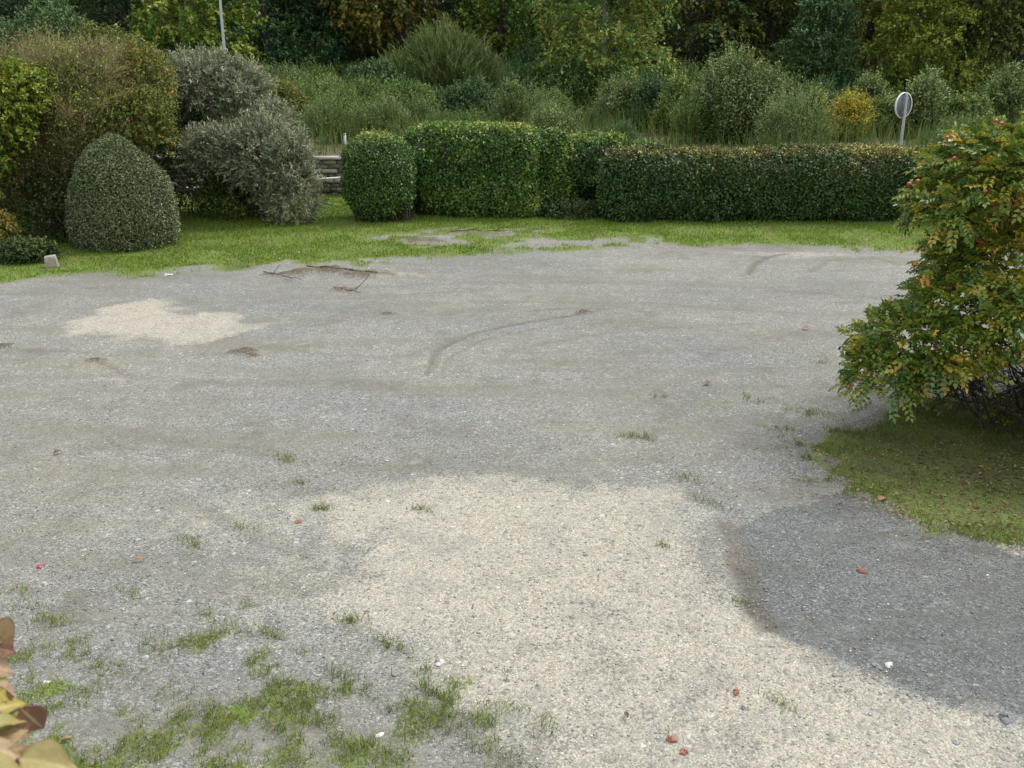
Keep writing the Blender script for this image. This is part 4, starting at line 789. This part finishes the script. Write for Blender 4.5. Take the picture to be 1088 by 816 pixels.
# ------------------------------------------------------------------ small things lying on the yard
def chip(name, label, cat, px, py, s, col, flat=.5, seed=0):
    c = G(px, py); r2 = np.random.default_rng(seed + int(px)); mb = MB(); U, Vn = 6, 9; V = []
    for i in range(U + 1):
        ph = math.pi * i / U - math.pi / 2
        for j in range(Vn):
            a = 2 * math.pi * j / Vn; k = 1 + .25 * math.sin(a * 2 + seed) + .12 * math.sin(a * 3 + 2 * seed); V.append([math.cos(ph) ** .6 * math.cos(a) * k * s, math.cos(ph) ** .6 * math.sin(a) * k * s * .7, math.sin(ph) * s * flat])
    V = np.array(V); F = [[i * Vn + j, i * Vn + (j + 1) % Vn, (i + 1) * Vn + (j + 1) % Vn, (i + 1) * Vn + j] for i in range(U) for j in range(Vn)]
    mb.add(V + r2.normal(size=V.shape) * s * np.array([.16, .16, .1]), F); o = mb.build(name, col, None, False); o.location = (c[0], c[1], float(height(c[0], c[1])) + s * flat * .15); o.rotation_euler.z = r2.random() * 6; tag(o, label, cat); return o
cw = simple('white_stone', (.5, .5, .48), (.68, .68, .66), 30, .8); cbk = simple('broken_brick', (.22, .09, .06), (.32, .16, .11), 40, .9); cg = simple('grey_stone', (.12, .13, .14), (.2, .21, .22), 30, .8); cpk = simple('pink_scrap', (.45, .02, .07), (.6, .05, .12), 20, .5)
cblue = simple('blue_grey_stone', (.2, .24, .29), (.3, .34, .39), 30, .8)
chip('stone', 'white stone chip on the pale gravel below the centre', 'stone', 468, 706, .03, cw, .35, 1)
chip('stone', 'white stone in the grass beside the withering leaves', 'stone', 50, 727, .02, cw, .6, 2)
chip('stone', 'small white stone near the bottom grass tufts', 'stone', 403, 782, .022, cw, .4, 3)
chip('stone', 'flat pale stone chip at the edge of the dark gravel', 'stone', 944, 706, .026, cw, .25, 4)
chip('stone', 'dark flat stone at the bottom right edge of the dark gravel', 'stone', 1070, 764, .045, cg, .35, 5)
chip('stone', 'bluish stone on the pale gravel near the bottom right', 'stone', 1016, 789, .018, cblue, .45, 6)
chip('stone', 'grey flat slate chip beside the white chip on the dark gravel edge', 'stone', 932, 708, .03, cg, .25, 7)
chip('stone', 'white stone at the lawn edge in front of the egg shaped bush', 'stone', 179, 293, .07, cw, .3, 8)
chip('brick_fragment', 'reddish brick fragment on the dark gravel', 'brick', 916, 607, .034, cbk, .45, 9)
chip('brick_fragment', 'red brick fragment at the bottom of the pale gravel', 'brick', 714, 786, .03, cbk, .45, 10)
chip('brick_fragment', 'lower of two red brick fragments near the bottom edge', 'brick', 727, 799, .026, cbk, .45, 11)
chip('brick_fragment', 'small flat brick chip on the pale gravel left of its centre', 'brick', 317, 554, .03, cbk, .3, 12)
chip('brick_fragment', 'brown brick crumb on the pale gravel above the red fragments', 'brick', 782, 736, .026, cbk, .5, 13)
chip('plastic_scrap', 'crimson scrap on the gravel at the left edge', 'scrap', 42, 603, .022, cpk, .6, 14)
def fleaf(label, px, py, L, w, m_, rz, tilt=.2):
    c = G(px, py); mb = MB(); bigleaf(mb, (-L / 2, 0, 0), (L / 2, 0, L * tilt), w, np.array([0, 0, 1.]), .1, .3); o = mb.build('fallen_leaf', M[m_], None, True); o.location = (c[0], c[1], float(height(c[0], c[1])) + .015); o.rotation_euler.z = rz; tag(o, label, 'leaf')
fleaf('orange brown fallen leaf on the gravel above the grass at the left', 148, 597, .08, .035, 'fl_tan', .2)
fleaf('small brown leaf on the grey gravel in the left middle', 62, 482, .08, .04, 'fl_brown', 1.)
fleaf('curled tan leaf among the bottom left grass tufts', 243, 765, .055, .015, 'fl_tan', 1.1, .5)
fleaf('pinkish fallen leaf on the grass verge', 938, 531, .08, .05, 'fl_pink', .4)
fleaf('yellow fallen leaf on the grass verge edge', 1012, 558, .05, .03, 'fl_yellow', 2.)
fleaf('pale leaf on the gravel edge of the verge near the rose tips', 868, 480, .06, .03, 'fl_pink', 2.)
fleaf('orange leaf on the gravel in the right middle distance', 857, 350, .12, .06, 'fl_tan', 0)
fleaf('brown leaf on the gravel right of the curved tyre mark', 752, 408, .1, .05, 'fl_brown', 1.)
fleaf('crumpled brown leaf on the pale gravel by the bottom', 665, 762, .05, .02, 'fl_brown', 1.7)
fleaf('tan leaf pair in the grass right of the withering shrub', 72, 790, .06, .03, 'fl_tan', .1, .4)

def stick(label, a, b, r_):
    p0, p1 = G(*a), G(*b); mb = MB(); h0 = float(height(p0[0], p0[1])) + .03; h1 = float(height(p1[0], p1[1])) + .03
    d = p1 - p0; pts = branch((0, 0, 0), (d[0], d[1], h1 - h0), 8, .01, .012); tube(mb, pts, np.linspace(r_ * .6, r_ * .3, 8), 6)
    for k in (2, 4, 5): tube(mb, branch(pts[k], pts[k] + d * .25 + rng.normal(size=3) * .08 + [0, 0, .05], 4, 0, .04), np.linspace(r_ * .5, .003, 4), 4)
    o = mb.build('fallen_stick', M['bark_dark'], None, True); o.location = (p0[0], p0[1], h0); tag(o, label, 'stick')
stick('long dark fallen stick on the debris at the lawn edge', (326, 284), (402, 291), .018)
stick('short dark stick left of the long one at the lawn edge', (280, 290), (322, 300), .012)
stick('dark stick on the bare patch in front of the left hedge', (478, 248), (540, 247), .014)
stick('thin dark stick on the gravel in front of the lawn edge debris', (355, 307), (384, 312), .012)

# ------------------------------------------------------------------ light
w = bpy.data.worlds.new('World'); sc.world = w; w.use_nodes = True; nt = w.node_tree; bg = nt.nodes['Background']
sky = nt.nodes.new('ShaderNodeTexSky'); sky.sky_type = 'NISHITA'; sky.sun_disc = False
SE, SAZ = R(SUN_EL), R(SUN_AZ)   # azimuth clockwise from +Y
sky.sun_elevation = SE; sky.sun_rotation = SAZ; sky.air_density = 1.2; sky.dust_density = 4.; sky.ozone_density = .8
mxs = nt.nodes.new('ShaderNodeMix'); mxs.data_type = 'RGBA'; mxs.inputs[0].default_value = .6; nt.links.new(sky.outputs[0], mxs.inputs[6]); mxs.inputs[7].default_value = (6.6, 6.5, 6.1, 1); nt.links.new(mxs.outputs[2], bg.inputs[0]); bg.inputs[1].default_value = SKY
sd = bpy.data.lights.new('sun', 'SUN'); sd.energy = SUN; sd.angle = R(SUN_ANGLE); sd.color = (1., .96, .88); so = bpy.data.objects.new('sun', sd); COL.objects.link(so)
so.rotation_euler = (R(90) - SE, 0, -SAZ + math.pi); so.location = (20, 0, 30)
sc.view_settings.view_transform = 'Standard'; sc.view_settings.look = 'None'; sc.view_settings.exposure = EXPO; sc.view_settings.gamma = 1; sc.view_settings.use_curve_mapping = False
sc.cycles.max_bounces = 6; sc.cycles.diffuse_bounces = 4; sc.cycles.transparent_max_bounces = 4; sc.cycles.use_denoising = True
